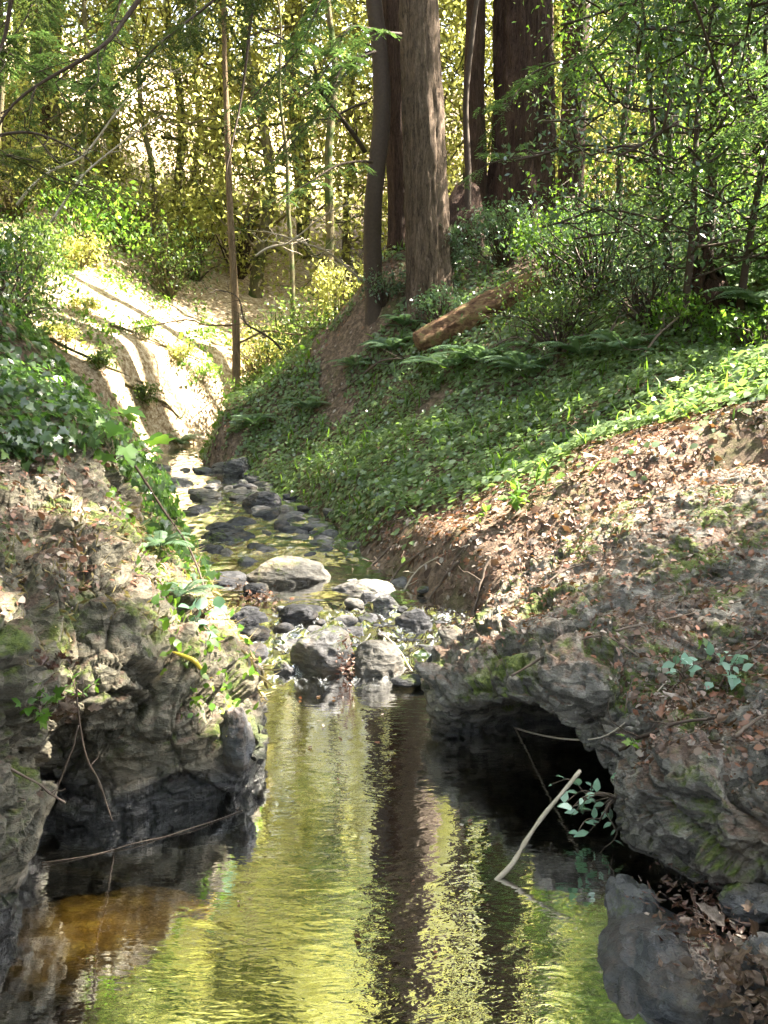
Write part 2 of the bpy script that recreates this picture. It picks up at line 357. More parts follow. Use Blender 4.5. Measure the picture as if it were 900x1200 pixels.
W = [P(*q) for q in px] + [
    (6,14,5.2),(5,6,2.4),(7,9,4.2),(15,20,9),(3,26,5.2),(10,35,9),(25,10,10),(8,0,4),(20,-8,9),(3,1,1.7),(4,4,1.7),(4,-6,2.4),
    (-3,3,1.7),(-3,5,1.65),(-2.5,6.3,1.15),(-3.08,8,1.66),(-2.96,8.5,1.17),(-3.44,8,2.12),(-2.88,9,.75),(-4,8,2.5),(-2.9,7.0,1.5),(-4.4,11,1.05),(-4,9.5,1.7),(-5,8,2.7),(-6,10.5,2.4),(-6,4,3.2),(-8,12,3.6),(-10,0,5),(-4,-6,2.4),(-20,-8,9),
    (-10,18,6),(-16,20,9),(-5,24,6),(-5,35,10),(0,60,20),(-30,30,18),(30,40,19),(-20,60,24),(30,70,28),(0,90,30),(-60,0,24),(60,0,24),(0,-40,8),(-60,90,40),(60,90,40),(-40,-40,16),(40,-40,16)]
W = np.array(W)
def U(r2): return np.where(r2 > 0, .5*r2*np.log(np.maximum(r2, 1e-12)), 0)
K = U(((W[:,None,:2]-W[None,:,:2])**2).sum(-1)) + np.eye(len(W))*.04
Pm = np.c_[np.ones(len(W)), W[:,:2]]
A = np.block([[K, Pm],[Pm.T, np.zeros((3,3))]]); sol = np.linalg.solve(A, np.r_[W[:,2], 0,0,0])
def tps(x, y):
    s = x.shape; x = x.ravel(); y = y.ravel(); out = sol[-3] + sol[-2]*x + sol[-1]*y
    for k in range(len(W)): out = out + sol[k]*U((x-W[k,0])**2+(y-W[k,1])**2)
    return out.reshape(s)
def ground_z(x, y, detail=True):
    x = np.asarray(x, float); y = np.asarray(y, float)
    z = tps(x, y)
    d = (x-xc(y))/hw(y); ad = np.abs(d)
    near = 1-ss(4.0, 5.6, y)
    z = np.maximum(z, wz(y)+.05)
    if detail:
        q = np.stack([x.ravel(), y.ravel(), 0*x.ravel()], 1)
        n1 = fbm(q*.9, 4, 3).reshape(x.shape); n2 = fbm(q*5, 4, 9).reshape(x.shape)
        z = z + n1*.16*ss(1., 2.2, ad) + n2*.035
    # channel
    bed = wz(y) - .06 - .06*(1-np.clip(ad,0,1)**2) - .75*(1-ss(3.3, 4.3, y)) + (n2*.05 if detail else 0)
    # bank steepness per side
    k = ss(.92, np.where(d > 0, 1.55+.6*ss(12, 13, y), 1.7+1.2*ss(11.8, 13.2, y)), ad)
    zz = bed*(1-k) + z*k
    # under the rock banks of the pool the sheet stays low
    wl = np.clip(1 - ss(1.9, 3.0, np.abs(x+.1)), 0, 1)
    low = np.minimum(zz, -.75)
    return zz*(1-near*wl) + low*near*wl
def axis(a0, a1, step, far0, far1, g=1.09):
    m = list(np.arange(a0, a1, step)); s = step; v = a0
    L0 = []
    while v > far0: s *= g; v -= s; L0.append(v)
    s = step; v = m[-1]; L1 = []
    while v < far1: s *= g; v += s; L1.append(v)
    return np.array(L0[::-1]+m+L1)
gx = axis(-6.5, 6, .055, -75, 75); gy = axis(3.6, 16, .07, -45, 110)
GX, GY = np.meshgrid(gx, gy, indexing='ij'); GZ = ground_z(GX, GY)
m, n, N, L = mat('forest_floor_soil')
geo = N.new('ShaderNodeNewGeometry'); tc = geo.outputs['Position']
f = noise(N, L, 14, 9, .75, tc)
col = ramp(N, L, f, [(.3, (.03,.021,.016)), (.47, (.10,.07,.05)), (.58, (.2,.14,.10)), (.75, (.34,.27,.2))])
mk = mrange(N, L, noise(N, L, 1.3, 6, .7, tc), .5, .62); col = mix(N, L, mth(N, L, 'MULTIPLY', mk, .7), col, ramp(N, L, noise(N, L, 40, 4, .7, tc), [(.3,(.03,.04,.012)),(.7,(.12,.13,.04))]))
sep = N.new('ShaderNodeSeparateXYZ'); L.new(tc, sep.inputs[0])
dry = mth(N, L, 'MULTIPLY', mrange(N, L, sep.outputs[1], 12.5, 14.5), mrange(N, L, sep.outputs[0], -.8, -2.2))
col = mix(N, L, mth(N, L, 'MULTIPLY', dry, .85), col, ramp(N, L, f, [(.36, (.10,.055,.028)), (.47, (.36,.26,.15)), (.6, (.66,.56,.42))]))  # dry tan litter, its colour paled further to look sunlit
p = node(N, 'ShaderNodeBsdfPrincipled', inp={'Roughness': .9, 'Specular IOR Level': .25}); L.new(col, p.inputs['Base Color'])
L.new(bump(N, L, f, .9, .04), p.inputs['Normal'])
o = N.new('ShaderNodeOutputMaterial'); L.new(p.outputs[0], o.inputs[0]); M['soil'] = m
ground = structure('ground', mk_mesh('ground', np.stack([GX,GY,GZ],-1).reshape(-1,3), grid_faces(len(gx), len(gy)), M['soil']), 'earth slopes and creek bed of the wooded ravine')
def gz(x, y): return ground_z(np.atleast_1d(np.asarray(x, float)), np.atleast_1d(np.asarray(y, float)))

# ------------------------------------------------------------------ rock banks beside the pool (lofted sections)
def loft(S, res, lens=None):
    S = np.array(S, float); nu, nv = S.shape[:2]
    def samp(D):
        t = [0.]; 
        for i, d in enumerate(D):
            k = max(2, int(d/res)); t += list(i + np.arange(1, k+1)/k)
        return np.array(t)
    Du = np.linalg.norm(np.diff(S, axis=0), axis=-1).max(1); Dv = np.linalg.norm(np.diff(S, axis=1), axis=-1).mean(0)
    tu, tv = samp(Du), samp(Dv)
    G = catmull(S, tu); G = catmull(np.swapaxes(G, 0, 1), tv); G = np.swapaxes(G, 0, 1)
    return G, tu, tv
def gnormals(G, flip):
    n = nrm(np.cross(np.gradient(G, axis=0), np.gradient(G, axis=1))); return -n if flip else n
def rock_disp(Q, amp=1., s=0, tilt=(.10, -.16), zf=2.1, fine=1.):
    q = Q.copy(); q[:,2] = q[:,2] + tilt[0]*q[:,0] + tilt[1]*q[:,1]
    wq = q + .06*np.stack([fbm(q*3, 3, s+5), fbm(q*3, 3, s+6), fbm(q*3, 3, s+7)], 1)
    a1, a2, ca, ta = worley(wq*np.array([3.,3.,3*zf])+s, s+20, True)
    b1, b2, cb, tb = worley(wq*np.array([8.,8.,8*zf]), s+40, True)
    c1, c2, cc, tc_ = worley(wq*np.array([20.,20.,20*zf]), s+60, True)
    d = fbm(Q*1.4, 3, s+1)*.09 + (ca-.5)*.070 + ta*.075 + (cb-.5)*.034 + tb*.045 + ((cc-.5)*.013 + tc_*.016)*fine
    d -= .035*np.exp(-(a2-a1)/.06) + .014*np.exp(-(b2-b1)/.08) + .005*fine*np.exp(-(c2-c1)/.1)
    d += fbm(q*np.array([30,30,55]), 3, s+3)*.006*fine
    return d*amp
def build_bank(name, S, res, flip, material, s, ampf, label, zf=2.1, fine=1.):
    G, tu, tv = loft(S, res); n = gnormals(G, flip); sh = G.shape
    TU, TV = np.meshgrid(tu, tv, indexing='ij')
    d = rock_disp(G.reshape(-1,3), 1., s, zf=zf, fine=fine).reshape(sh[:2]) * ampf(TU, TV)
    G2 = G + n*d[...,None]
    F = grid_faces(sh[0], sh[1]);  F = F[:, ::-1] if flip else F
    o = structure(name, mk_mesh(name, G2.reshape(-1,3), F, material), label)
    return o, G2, gnormals(G2, flip), TU, TV
def off(p, v): return tuple(np.array(p)+np.array(v))
# right bank
def rsec(lip, face, mid, sh, t1, t2, t3, cave=(.75,.45), depth=1., h=.04):
    lip = np.array(P(*lip)); c = np.array([cave[0], cave[1], 0])*depth
    return [tuple(lip+c*1.0+[0,0,-.6-lip[2]]), tuple(lip+c*1.15+[0,0,-.15-lip[2]]), tuple(lip+c*.75+[0,0,h*.3]), tuple(lip+c*.28+[0,0,h]), tuple(lip), P(*face), P(*mid), P(*sh), P(*t1), P(*t2), P(*t3)]
RS = [
 [(1.1,5.0,-.6),(.9,4.9,-.3),(.7,4.8,-.1),(.62,4.75,.0),(.55,4.8,.05),(.62,4.9,.12),(.75,5.0,.2),(.95,5.2,.32),(1.3,5.5,.45),(1.8,5.8,.65),(2.9,6.3,1.15)],
 [(.8,4.3,-.6),(.6,4.2,-.3),(.42,4.1,-.12),(.33,4.1,-.02),(.30,4.15,.05),P(516,780,4.2),P(530,748,4.45),P(578,700,4.9),P(640,640,5.4),P(720,590,5.8),P(900,490,6.2)],
 [(.7,3.9,-.6),(.5,3.75,-.3),(.32,3.62,-.15),(.20,3.58,-.04),P(506,838,3.62),P(512,800,3.72),P(535,762,3.95),P(583,712,4.4),P(640,655,4.9),P(730,590,5.3),P(920,500,5.8)],
 rsec((538,832,3.42),(535,812,3.42),(556,775,3.6),(595,732,3.95),(650,672,4.5),(745,595,5.0),(950,505,5.5),depth=.5,h=.02),
 rsec((585,820,3.25),(588,802,3.24),(605,768,3.4),(640,728,3.7),(700,665,4.25),(800,590,4.7),(1000,510,5.2)),
 rsec((630,832,3.10),(635,812,3.08),(655,775,3.2),(690,735,3.5),(750,670,4.0),(850,590,4.5),(1060,510,4.9)),
 rsec((672,862,2.97),(682,838,2.94),(705,792,3.05),(740,750,3.3),(800,685,3.8),(910,600,4.2),(1130,520,4.6)),
 rsec((700,895,2.86),(716,872,2.82),(732,825,2.9),(765,782,3.1),(830,715,3.55),(950,630,3.95),(1180,540,4.3),depth=.8),
 rsec((716,930,2.74),(730,905,2.68),(740,860,2.74),(780,820,2.9),(850,750,3.25),(980,670,3.65),(1230,570,4.0),depth=.55),
 rsec((730,985,2.52),(728,945,2.48),(740,898,2.55),(785,852,2.72),(860,790,3.0),(1000,710,3.4),(1280,610,3.7),depth=.22),
 rsec((770,1005,2.40),(768,960,2.37),(775,905,2.44),(820,862,2.6),(890,805,2.85),(1040,735,3.15),(1330,640,3.4),depth=.15),
 rsec((835,1030,2.27),(835,980,2.24),(835,915,2.31),(870,872,2.48),(935,820,2.7),(1090,760,2.95),(1400,670,3.2),depth=.15),
 rsec((910,1050,2.14),(910,1000,2.10),(905,925,2.2),(940,880,2.36),(1000,835,2.55),(1150,790,2.75),(1500,720,2.95),depth=.15),
 rsec((1010,1080,1.98),(1020,1020,1.94),(1015,935,2.03),(1050,890,2.18),(1120,850,2.35),(1290,820,2.45),(1700,780,2.55),depth=.15),
 [(1.7,1.2,-.6),(1.5,1.2,-.1),(1.4,1.2,.0),(1.35,1.2,.1),(1.3,1.15,.15),(1.3,1.1,.25),(1.35,1.1,.38),(1.5,1.15,.5),(1.8,1.2,.65),(2.3,1.3,.85),(3.2,1.4,1.4)],
 [(1.6,-.2,-.6),(1.5,-.2,-.1),(1.45,-.2,.0),(1.4,-.2,.1),(1.4,-.2,.15),(1.4,-.2,.25),(1.5,-.2,.38),(1.7,-.2,.5),(2.0,-.2,.65),(2.5,-.2,.85),(3.3,-.2,1.5)],
]
def ramp_r(TU, TV): # smoother lip underside and calmer far slope
    a = np.interp(TV, [0,3,3.8,4.3,5,7,9,10], [.3,.5,.55,.7,1.35,.8,.5,.4]); return a
bankR, GR, NR, UR, VR = build_bank('rock_bank', RS, .010, False, M['rock_right'], 1, ramp_r, 'layered grey rock bank undercut by a dark cave on the right of the pool')
# left bank
def lsec(*q): return [P(*a) if len(a) == 3 and a[0] > 5 or (len(a) == 3 and a[1] > 20) else a for a in q]
LS = [
 [(-1.4,-.5,-.6),(-1.3,-.5,-.05),(-1.35,-.5,.1),(-1.3,-.5,.3),(-1.3,-.5,.5),(-1.35,-.5,.7),(-1.5,-.5,.9),(-1.7,-.5,1.1),(-2.0,-.5,1.3),(-2.4,-.5,1.5),(-3.4,-.5,1.6)],
 [(-1.25,1.2,-.6),(-1.1,1.2,-.05),(-1.15,1.2,.1),(-1.1,1.2,.3),(-1.1,1.2,.5),(-1.15,1.2,.7),(-1.3,1.25,.9),(-1.5,1.3,1.1),(-1.8,1.4,1.3),(-2.2,1.5,1.5),(-3.2,1.7,1.6)],
 [(-1.1,2.0,-.6),P(-20,1130,2.05),P(-10,1060,2.05),P(-5,980,2.05),P(-15,900,2.08),P(-20,820,2.15),P(-40,740,2.3),P(-80,660,2.55),(-1.75,2.8,1.25),(-2.2,2.8,1.5),(-3.2,2.9,1.6)],
 [(-1.05,2.4,-.6),P(20,1075,2.2),P(32,1020,2.22),P(34,950,2.22),P(14,880,2.24),P(10,810,2.3),P(12,740,2.45),P(-15,670,2.7),P(-60,590,3.05),P(-150,500,3.4),(-3.2,3.6,1.6)],
 [(-1.35,2.9,-.6),P(38,985,2.68),P(48,930,2.8),P(62,880,2.85),P(72,838,2.6),P(62,790,2.62),P(52,745,2.75),P(30,670,2.95),P(0,585,3.3),P(-60,495,3.7),(-3.2,4.2,1.65)],
 [(-1.2,3.0,-.6),P(90,968,2.72),P(95,920,2.84),P(100,875,2.82),P(105,830,2.70),P(98,775,2.78),P(88,715,2.92),P(70,650,3.1),P(45,575,3.45),P(0,480,3.95),(-3.3,4.8,1.7)],
 [(-1.05,3.1,-.6),P(150,962,2.76),P(150,910,2.82),P(150,862,2.80),P(145,805,2.80),P(138,750,2.88),P(122,690,3.02),P(102,628,3.22),P(78,560,3.6),P(45,470,4.2),(-3.2,5.4,1.5)],
 [(-.9,3.2,-.6),P(205,952,2.84),P(205,905,2.86),P(202,855,2.86),P(195,800,2.93),P(182,748,3.03),P(165,695,3.18),P(142,632,3.42),P(115,570,3.85),P(85,490,4.5),(-3.0,6.0,1.2)],
 [(-.75,3.2,-.6),P(255,942,2.90),P(252,900,2.90),P(246,850,2.94),P(236,800,3.06),P(220,750,3.2),P(200,700,3.38),P(172,640,3.68),P(143,580,4.15),P(118,515,4.9),(-2.8,6.5,1.0)],
 [(-.62,3.2,-.6),P(296,915,3.02),P(297,888,3.05),P(288,845,3.16),P(277,798,3.34),P(258,750,3.56),P(235,700,3.8),P(205,650,4.1),P(172,598,4.6),P(148,548,5.4),(-2.6,7.0,.8)],
 [(-.60,3.4,-.6),P(302,860,3.35),P(304,845,3.5),P(300,818,3.7),P(292,782,3.9),P(276,742,4.1),P(254,700,4.3),P(228,656,4.6),P(196,608,5.1),P(165,562,5.9),(-2.6,7.4,.8)],
 [(-.75,4.4,-.6),(-.72,4.3,-.05),(-.74,4.35,.02),(-.80,4.4,.12),(-.88,4.5,.22),(-.98,4.6,.34),(-1.10,4.75,.46),(-1.25,5.0,.6),(-1.5,5.5,.72),(-1.85,6.3,.8),(-2.8,7.8,.7)],
 [(-1.1,5.6,-.6),(-1.15,5.5,-.2),(-1.2,5.5,-.1),(-1.28,5.5,.0),(-1.35,5.6,.1),(-1.45,5.7,.2),(-1.55,5.8,.3),(-1.7,6.0,.4),(-1.95,6.3,.5),(-2.3,6.9,.5),(-3.0,8.0,.5)],
]
LS = np.array([[tuple(q) for q in s] for s in LS])
def ramp_l(TU, TV): return np.interp(TV, [0,2,4,6.5,8,9,10], [.4,.6,1.1,1.0,.75,.6,.5])
bankL, GL, NL, UL, VL = build_bank('rock_bank', LS, .010, False, M['rock_left'], 2, ramp_l, 'steep brown and mossy rock bank on the left of the pool', zf=1.6, fine=.8)

# ------------------------------------------------------------------ water
wx = np.concatenate([np.arange(-6, -3.2, .1), np.arange(-3.2, 1.6, .022), np.arange(1.6, 3.5, .1)]); wy = np.concatenate([np.arange(-6, 3.7, .12), np.arange(3.7, 7, .02), np.arange(7, 15.5, .05)])
WX, WY = np.meshgrid(wx, wy, indexing='ij'); WZ = wz(WY)
q = np.stack([WX.ravel(), WY.ravel(), 0*WX.ravel()], 1)
turb = (np.interp(WY, [3.95,4.12,4.35,4.9,5.15,5.4,6.4,6.8,8,15], [0,.2,1,1,.75,.1,.1,.35,.3,.3]))
WZ = WZ + turb*(.020*fbm(q*np.array([9,6,1]), 3, 31) + .018*np.abs(fbm(q*np.array([22,14,1]), 3, 33))).reshape(WX.shape)*2.4
m, n, N, L = mat('creek_water')
geo = N.new('ShaderNodeNewGeometry'); tc = geo.outputs['Position']
v1 = scalev(N, L, tc, (5., 13., 1)); r1 = noise(N, L, 1.0, 3, .55, v1, .4); r2 = noise(N, L, 3.3, 3, .55, v1, .3)
patch = mrange(N, L, noise(N, L, .8, 2, .5, tc), .38, .62, .35, 1.)
hh = mth(N, L, 'MULTIPLY', mth(N, L, 'ADD', r1, mth(N, L, 'MULTIPLY', r2, .35)), patch)
bn = bump(N, L, hh, .35, .010)
fr = node(N, 'ShaderNodeFresnel', inp={'IOR': 1.33}); L.new(bn, fr.inputs['Normal'])
gl = node(N, 'ShaderNodeBsdfGlossy', inp={'Roughness': .015, 'Color': (1,1,1,1)}); L.new(bn, gl.inputs['Normal'])
tr = node(N, 'ShaderNodeBsdfTransparent', inp={'Color': (.50,.56,.50,1)})
ms = N.new('ShaderNodeMixShader'); L.new(mth(N, L, 'MULTIPLY', fr.outputs[0], .84, True), ms.inputs[0]); L.new(tr.outputs[0], ms.inputs[1]); L.new(gl.outputs[0], ms.inputs[2])
# foam where the creek drops over the stones
sep = N.new('ShaderNodeSeparateXYZ'); L.new(tc, sep.inputs[0])
fz = mth(N, L, 'MULTIPLY', mrange(N, L, sep.outputs[1], 4.02, 4.25), mrange(N, L, sep.outputs[1], 5.25, 5.0))
riffle_sheen = mth(N, L, 'MULTIPLY', mth(N, L, 'MULTIPLY', mrange(N, L, sep.outputs[1], 6.45, 6.7), mrange(N, L, sep.outputs[1], 12, 10)), .45)  # whitish sheen of the upstream riffles, painted as pale foam streaks
fo = mth(N, L, 'MULTIPLY', mrange(N, L, noise(N, L, 7, 7, .72, scalev(N, L, tc, (2.2, 1, 1)), 1.2), .53, .66), mth(N, L, 'ADD', fz, riffle_sheen), True)
fd = node(N, 'ShaderNodeBsdfPrincipled', inp={'Base Color': (.5,.53,.56,1), 'Roughness': .35})
ms2 = N.new('ShaderNodeMixShader'); L.new(mth(N, L, 'MULTIPLY', fo, .8), ms2.inputs[0]); L.new(ms.outputs[0], ms2.inputs[1]); L.new(fd.outputs[0], ms2.inputs[2])
o = N.new('ShaderNodeOutputMaterial'); L.new(ms2.outputs[0], o.inputs[0]); M['water'] = m
water = structure('water', mk_mesh('water', np.stack([WX,WY,WZ],-1).reshape(-1,3), grid_faces(len(wx), len(wy)), M['water']), 'still green creek pool with the small cascade feeding it')
# ------------------------------------------------------------------ sun gaps: patches the sun reaches; ivy slope ones are added to lighten it
GAPS = [(*P(40,560,3.4),.13),(*P(75,585,3.4),.17),(*P(120,625,3.4),.19),(*P(155,665,3.35),.18),(*P(190,720,3.3),.15),(*P(20,690,2.6),.10),
        (*P(225,690,3.8),.22),(*P(250,735,3.7),.22),(*P(275,780,3.6),.20),(*P(292,810,3.6),.20),(*P(292,870,3.2),.12),(*P(90,795,2.7),.10),
        (*P(320,668,6.0),.09),(*P(450,775,4.25),.06),(*P(320,715,5.2),.04),(*P(340,610,7.8),.12),(*P(300,770,4.3),.14),
        (*P(490,652,5.8),.16),(*P(530,640,5.7),.16),(*P(575,628,5.6),.15),(*P(625,600,5.5),.15),(*P(665,580,5.4),.16),(*P(715,555,5.4),.17),(*P(775,535,5.4),.15),(*P(620,645,4.9),.13),(*P(590,690,4.5),.12),
        (*P(550,750,3.95),.10),(*P(510,790,3.8),.08),
        (*P(890,440,6.2),.30),(*P(800,470,6.5),.30),(*P(720,480,7.0),.3),(*P(620,500,7.6),.25),
        (*P(690,300,9.0),.6),(*P(600,350,11),.5),(*P(550,365,11.5),.35),(-.80,2.2,-.05,.14),(-.66,2.2,-.05,.14),(*P(860,1100,2.0),.06),
        (*P(500,250,12),.35),(*P(180,450,6),.5),(*P(400,520,9),.35),(*P(480,520,8.2),.3),(*P(560,490,8.2),.3),(*P(330,500,10),.35),(*P(450,470,9.6),.3),(*P(250,500,11.5),.35),(*P(520,450,9.8),.25),(*P(60,440,7),.3),(*P(660,450,8),.3)]
GAPS = np.array(GAPS)
def in_gap(q, grow=1.25):
    """true for points that would shade one of the sunlit patches"""
    out = np.zeros(len(q), bool)
    jit = 1 + .55*perlin(q*1.7, 77) + .5*perlin(q*4.5, 78)
    for g in GAPS:
        d = q - g[:3]; t = d@SUN; pd = np.linalg.norm(d - t[:,None]*SUN, axis=1)
        out |= (pd < g[3]*grow*jit + .02) & (t > .8)
    # crowns cut open in patches to add sun flecks that lighten the ivy slope
    t = (q[:,2]-1.1)/SUN[2]; hx = q[:,0]-t*SUN[0]; hy = q[:,1]-t*SUN[1]
    hq = np.stack([hx*1.6, hy*1.2, 0*hx], 1)
    out |= (hx > -3.4) & (hx < 3) & (hy > ylow(hx)) & (hy < 11.8) & (t > 8.) & (q[:,1] < 12.5) & (perlin(hq, 23) > .12)
    # the open left slope beyond the bend
    t = (q[:,2]-1.8)/SUN[2]; hx = q[:,0]-t*SUN[0]; hy = q[:,1]-t*SUN[1]
    out |= (hx < -1.4 + .4*jit) & (hx > -9) & (hy > 12.2) & (hy < 18) & (t > 1.2)
    return out

ylow = lambda x: np.interp(x, [-3, -.6, -.2, .6, 1.2, 2.4, 3.4, 5], [7.2, 7.2, 6.8, 6.4, 6.15, 5.75, 5.3, 5.0])
# ------------------------------------------------------------------ trees
def bark_disp(seed, k=.10, fr=6.):
    def f(pts, a, rad):
        r = rad[:,None]*np.ones(len(a)); 
        q = np.stack([np.cos(a)[None]*fr*np.ones((len(pts),1)), np.sin(a)[None]*fr*np.ones((len(pts),1)), np.repeat(pts[:,2:3]*.9, len(a), 1)], -1).reshape(-1,3)
        rid = 1-2*np.abs(fbm(q, 3, seed)); big = fbm(q*np.array([.25,.25,.6]), 2, seed+9)
        out = r*(k*(rid.reshape(r.shape)-.5) + .12*big.reshape(r.shape))
        if len(a) >= 60:
            w1, w2, wc, wt = worley(q*np.array([1.3,1.3,1.5])+.25*np.stack([fbm(q, 2, seed+3)]*3, 1), seed+5, True)
            out += r*(-.09*np.exp(-(w2-w1)/.16) + .05*(wc-.5) + .05*wt).reshape(r.shape)
        return out
    return f
def trunk_mesh(acc, base, top, r0, r1, seed, wob=.1, flare=1.5, n=None, sides=40, k=.12, flare_h=.9):
    base = np.array(base, float); top = np.array(top, float); H = np.linalg.norm(top-base); n = n or max(12, int(H/.07))
    t = np.linspace(0, 1, n); pts = base + (top-base)*t[:,None]
    q = np.stack([t*H*.25, t*0+seed*3.7, t*0], 1)
    pts[:,0] += wob*(fbm(q, 2, seed)-fbm(q[:1], 2, seed)); pts[:,1] += wob*(fbm(q+5, 2, seed)-fbm(q[:1]+5, 2, seed))
    hh = t*H
    r = r0 + (r1-r0)*t; r = r*(1 + (flare-1)*np.exp(-hh/(flare_h*.5)))
    V, F = tube(pts, r, sides, bark_disp(seed, k)); acc.add(V, F); return pts, r
def limb_hits(off3, p0, p1):
    f = np.linspace(.08, 1, 9)[:,None]; return bool(in_gap(np.asarray(p0)[None]*(1-f)+np.asarray(p1)[None]*f+off3, 1.0).any())
def limb(acc, p0, p1, r0, r1, seed, sag=0., wob=.08, n=10, sides=6):
    p0 = np.array(p0); p1 = np.array(p1); t = np.linspace(0, 1, n); L_ = np.linalg.norm(p1-p0)
    pts = p0+(p1-p0)*t[:,None]; pts[:,2] -= sag*L_*(t*(1-t)*4)*-1
    rr = np.random.default_rng(seed); w = rr.normal(size=(4,3))*wob*L_; w[0] = 0
    pts += catmull(w, t*3)*np.minimum(1, t*3)[:,None]
    V, F = tube(pts, r0+(r1-r0)*t, sides); acc.add(V, F); return pts
def leaf_clumps(acc, cs, sig, per, size, rr, shape='quad', width=.5, cull=False, flat=.6, a=None):
    cs = np.asarray(cs); N = len(cs)*per
    c = np.repeat(cs, per, 0); s = np.repeat(np.broadcast_to(sig, (len(cs),)), per)
    off_ = rr.normal(size=(N,3))*s[:,None]*np.array([1,1,flat])
    Pn = c + off_
    # gaps inside the crown
    keep = (fbm(Pn*2.3, 2, 13) > -.22)
    if cull: keep &= ~in_gap(Pn)
    Pn = Pn[keep]; N = len(Pn)
    D = rr.normal(size=(N,3)); D[:,2] -= .5; Un = rr.normal(size=(N,3))*.7; Un[:,2] += 1
    leaf_mesh(acc, Pn, D, Un, size*rr.uniform(.6,1.3,N), width, .25, shape, rr.random(N) if a is None else a)
def broad_tree(loc, H, r0, crown0, cr, nl, per, size, seed, matl, bark, lean=(0,0), sig=.42, cull=False, world=None, sub=5, wide=.5, low=.35, wob=.5):
    """meshes of trunk with limbs and leafy crown, in local coordinates (world gives the offset when sun gaps must be kept)"""
    rr = np.random.default_rng(seed); tr = Acc(); lv = Acc()
    top = np.array([lean[0], lean[1], H*.95]); pts, r = trunk_mesh(tr, (0,0,-.3), top, r0, r0*.15, seed, wob=wob, flare=1.4, sides=12, n=40, k=.06)
    cs = []
    for i in range(nl):
        t = crown0/H + (1-crown0/H)*(i+rr.random())/nl; p0 = pts[min(len(pts)-1, int(t*(len(pts)-1)))]
        az = i*2.4+rr.uniform(-.5,.5); tt = (t-crown0/H)/(1-crown0/H); ln = cr*(.45+.55*math.sin(math.pi*min(1,(tt*.8+low))))*rr.uniform(.7,1.2)
        p1 = p0 + np.array([math.cos(az)*ln, math.sin(az)*ln, ln*rr.uniform(.0,.55)])
        if cull and limb_hits(np.array(world), p0, p1): continue
        lp = limb(tr, p0, p1, r0*.28*(1-t*.6), .012, seed*91+i, sides=5)
        for k in range(sub):
            f = rr.uniform(.35,1); q0 = lp[int(f*(len(lp)-1))]; q1 = q0 + rand_np(rr)*ln*.32*rr.uniform(.5,1.2)
            if cull and limb_hits(np.array(world), q0, q1): continue
            limb(tr, q0, q1, .014, .005, seed*17+i*9+k, n=4, sides=4); cs.append(q1); cs.append((q0+q1)/2)
    cs = np.array(cs)
    if world is not None: off3 = np.array(world)
    else: off3 = np.zeros(3)
    leaf_clumps(lv, cs+off3, sig*rr.uniform(.6,1.3,len(cs)), per, size, rr, cull=cull, width=wide)
    lv.V = [v-off3 for v in lv.V]
    return tr.mesh('trunk', M[bark]), lv.mesh('crown', M[matl])
def rand_np(rr):
    v = rr.normal(size=3); v[2] = abs(v[2])*.6; return v/np.linalg.norm(v)
def tree_thing(name, label, loc, meshes, group=None, rz=0., s=1., cat='tree'):
    t = empty(name, loc, label, cat, group); t.rotation_euler = (0,0,rz); t.scale = (s,s,s)
    link('trunk', meshes[0], t); link('crown', meshes[1], t); return t
def gp(px, py_unused, Y):   # base of a tree standing at photograph column px, distance Y
    x = (px-450)/FPX*Y/1.03; return (x, Y, float(gz(x, Y)[0]))

# --- conifer spray: flat branch with rows of needles
def spray(acc, lv, p0, p1, sag, seed, tw_step=.042, tw_len=.22, need=.040, r0=.012, cull=False, nd=9):
    rr = np.random.default_rng(seed); p0 = np.array(p0, float); p1 = np.array(p1, float)
    L_ = np.linalg.norm(p1-p0); n = 12; t = np.linspace(0,1,n); pts = p0+(p1-p0)*t[:,None]; pts[:,2] += sag*L_*np.sin(t*math.pi*.8)
    V, F = tube(pts, r0*.7*(1-.85*t), 4); acc.add(V, F)
    K = int(L_/tw_step); tt = np.clip(rr.uniform(.12, 1, K), 0, 1); tt.sort(); base = catmull(pts, tt*(n-1)); ax = nrm(np.array(p1-p0)[None])[0]
    sd = nrm(np.cross(ax, [0,0,1])[None])[0]; sgn = np.where(np.arange(K) % 2, 1, -1)
    dirv = nrm(ax*rr.uniform(.4,.9,K)[:,None] + sd*sgn[:,None]*rr.uniform(.7,1.1,K)[:,None] + np.array([0,0,-1])*rr.uniform(.0,.45,K)[:,None])
    ln = tw_len*(1-.6*tt)*rr.uniform(.6,1.3,K)
    s = (np.arange(nd)+.3)/nd
    Q = base[:,None,:] + dirv[:,None,:]*(ln[:,None,None]*s[None,:,None]); Q[:,:,2] -= (ln[:,None]*s[None]**2*.25)
    Q2 = np.repeat(Q.reshape(-1,3), 2, 0); dd = np.repeat(np.repeat(dirv, nd, 0), 2, 0); side = np.cross(dd, [0,0,1.]); sg = np.tile([1,-1], len(Q2)//2)
    D = dd*.55 + nrm(side)*sg[:,None] + rr.normal(size=dd.shape)*.18
    keep = np.ones(len(Q2), bool)
    if cull: keep = ~in_gap(Q2)
    a = np.repeat(np.repeat(rr.uniform(0,1,K), nd), 2)
    Un = np.array([0,0,1.]) + rr.normal(size=Q2.shape)*.25
    leaf_mesh(lv, Q2[keep], D[keep], Un[keep], need*rr.uniform(.7,1.2,keep.sum()), .34, .15, 'quad', a[keep])
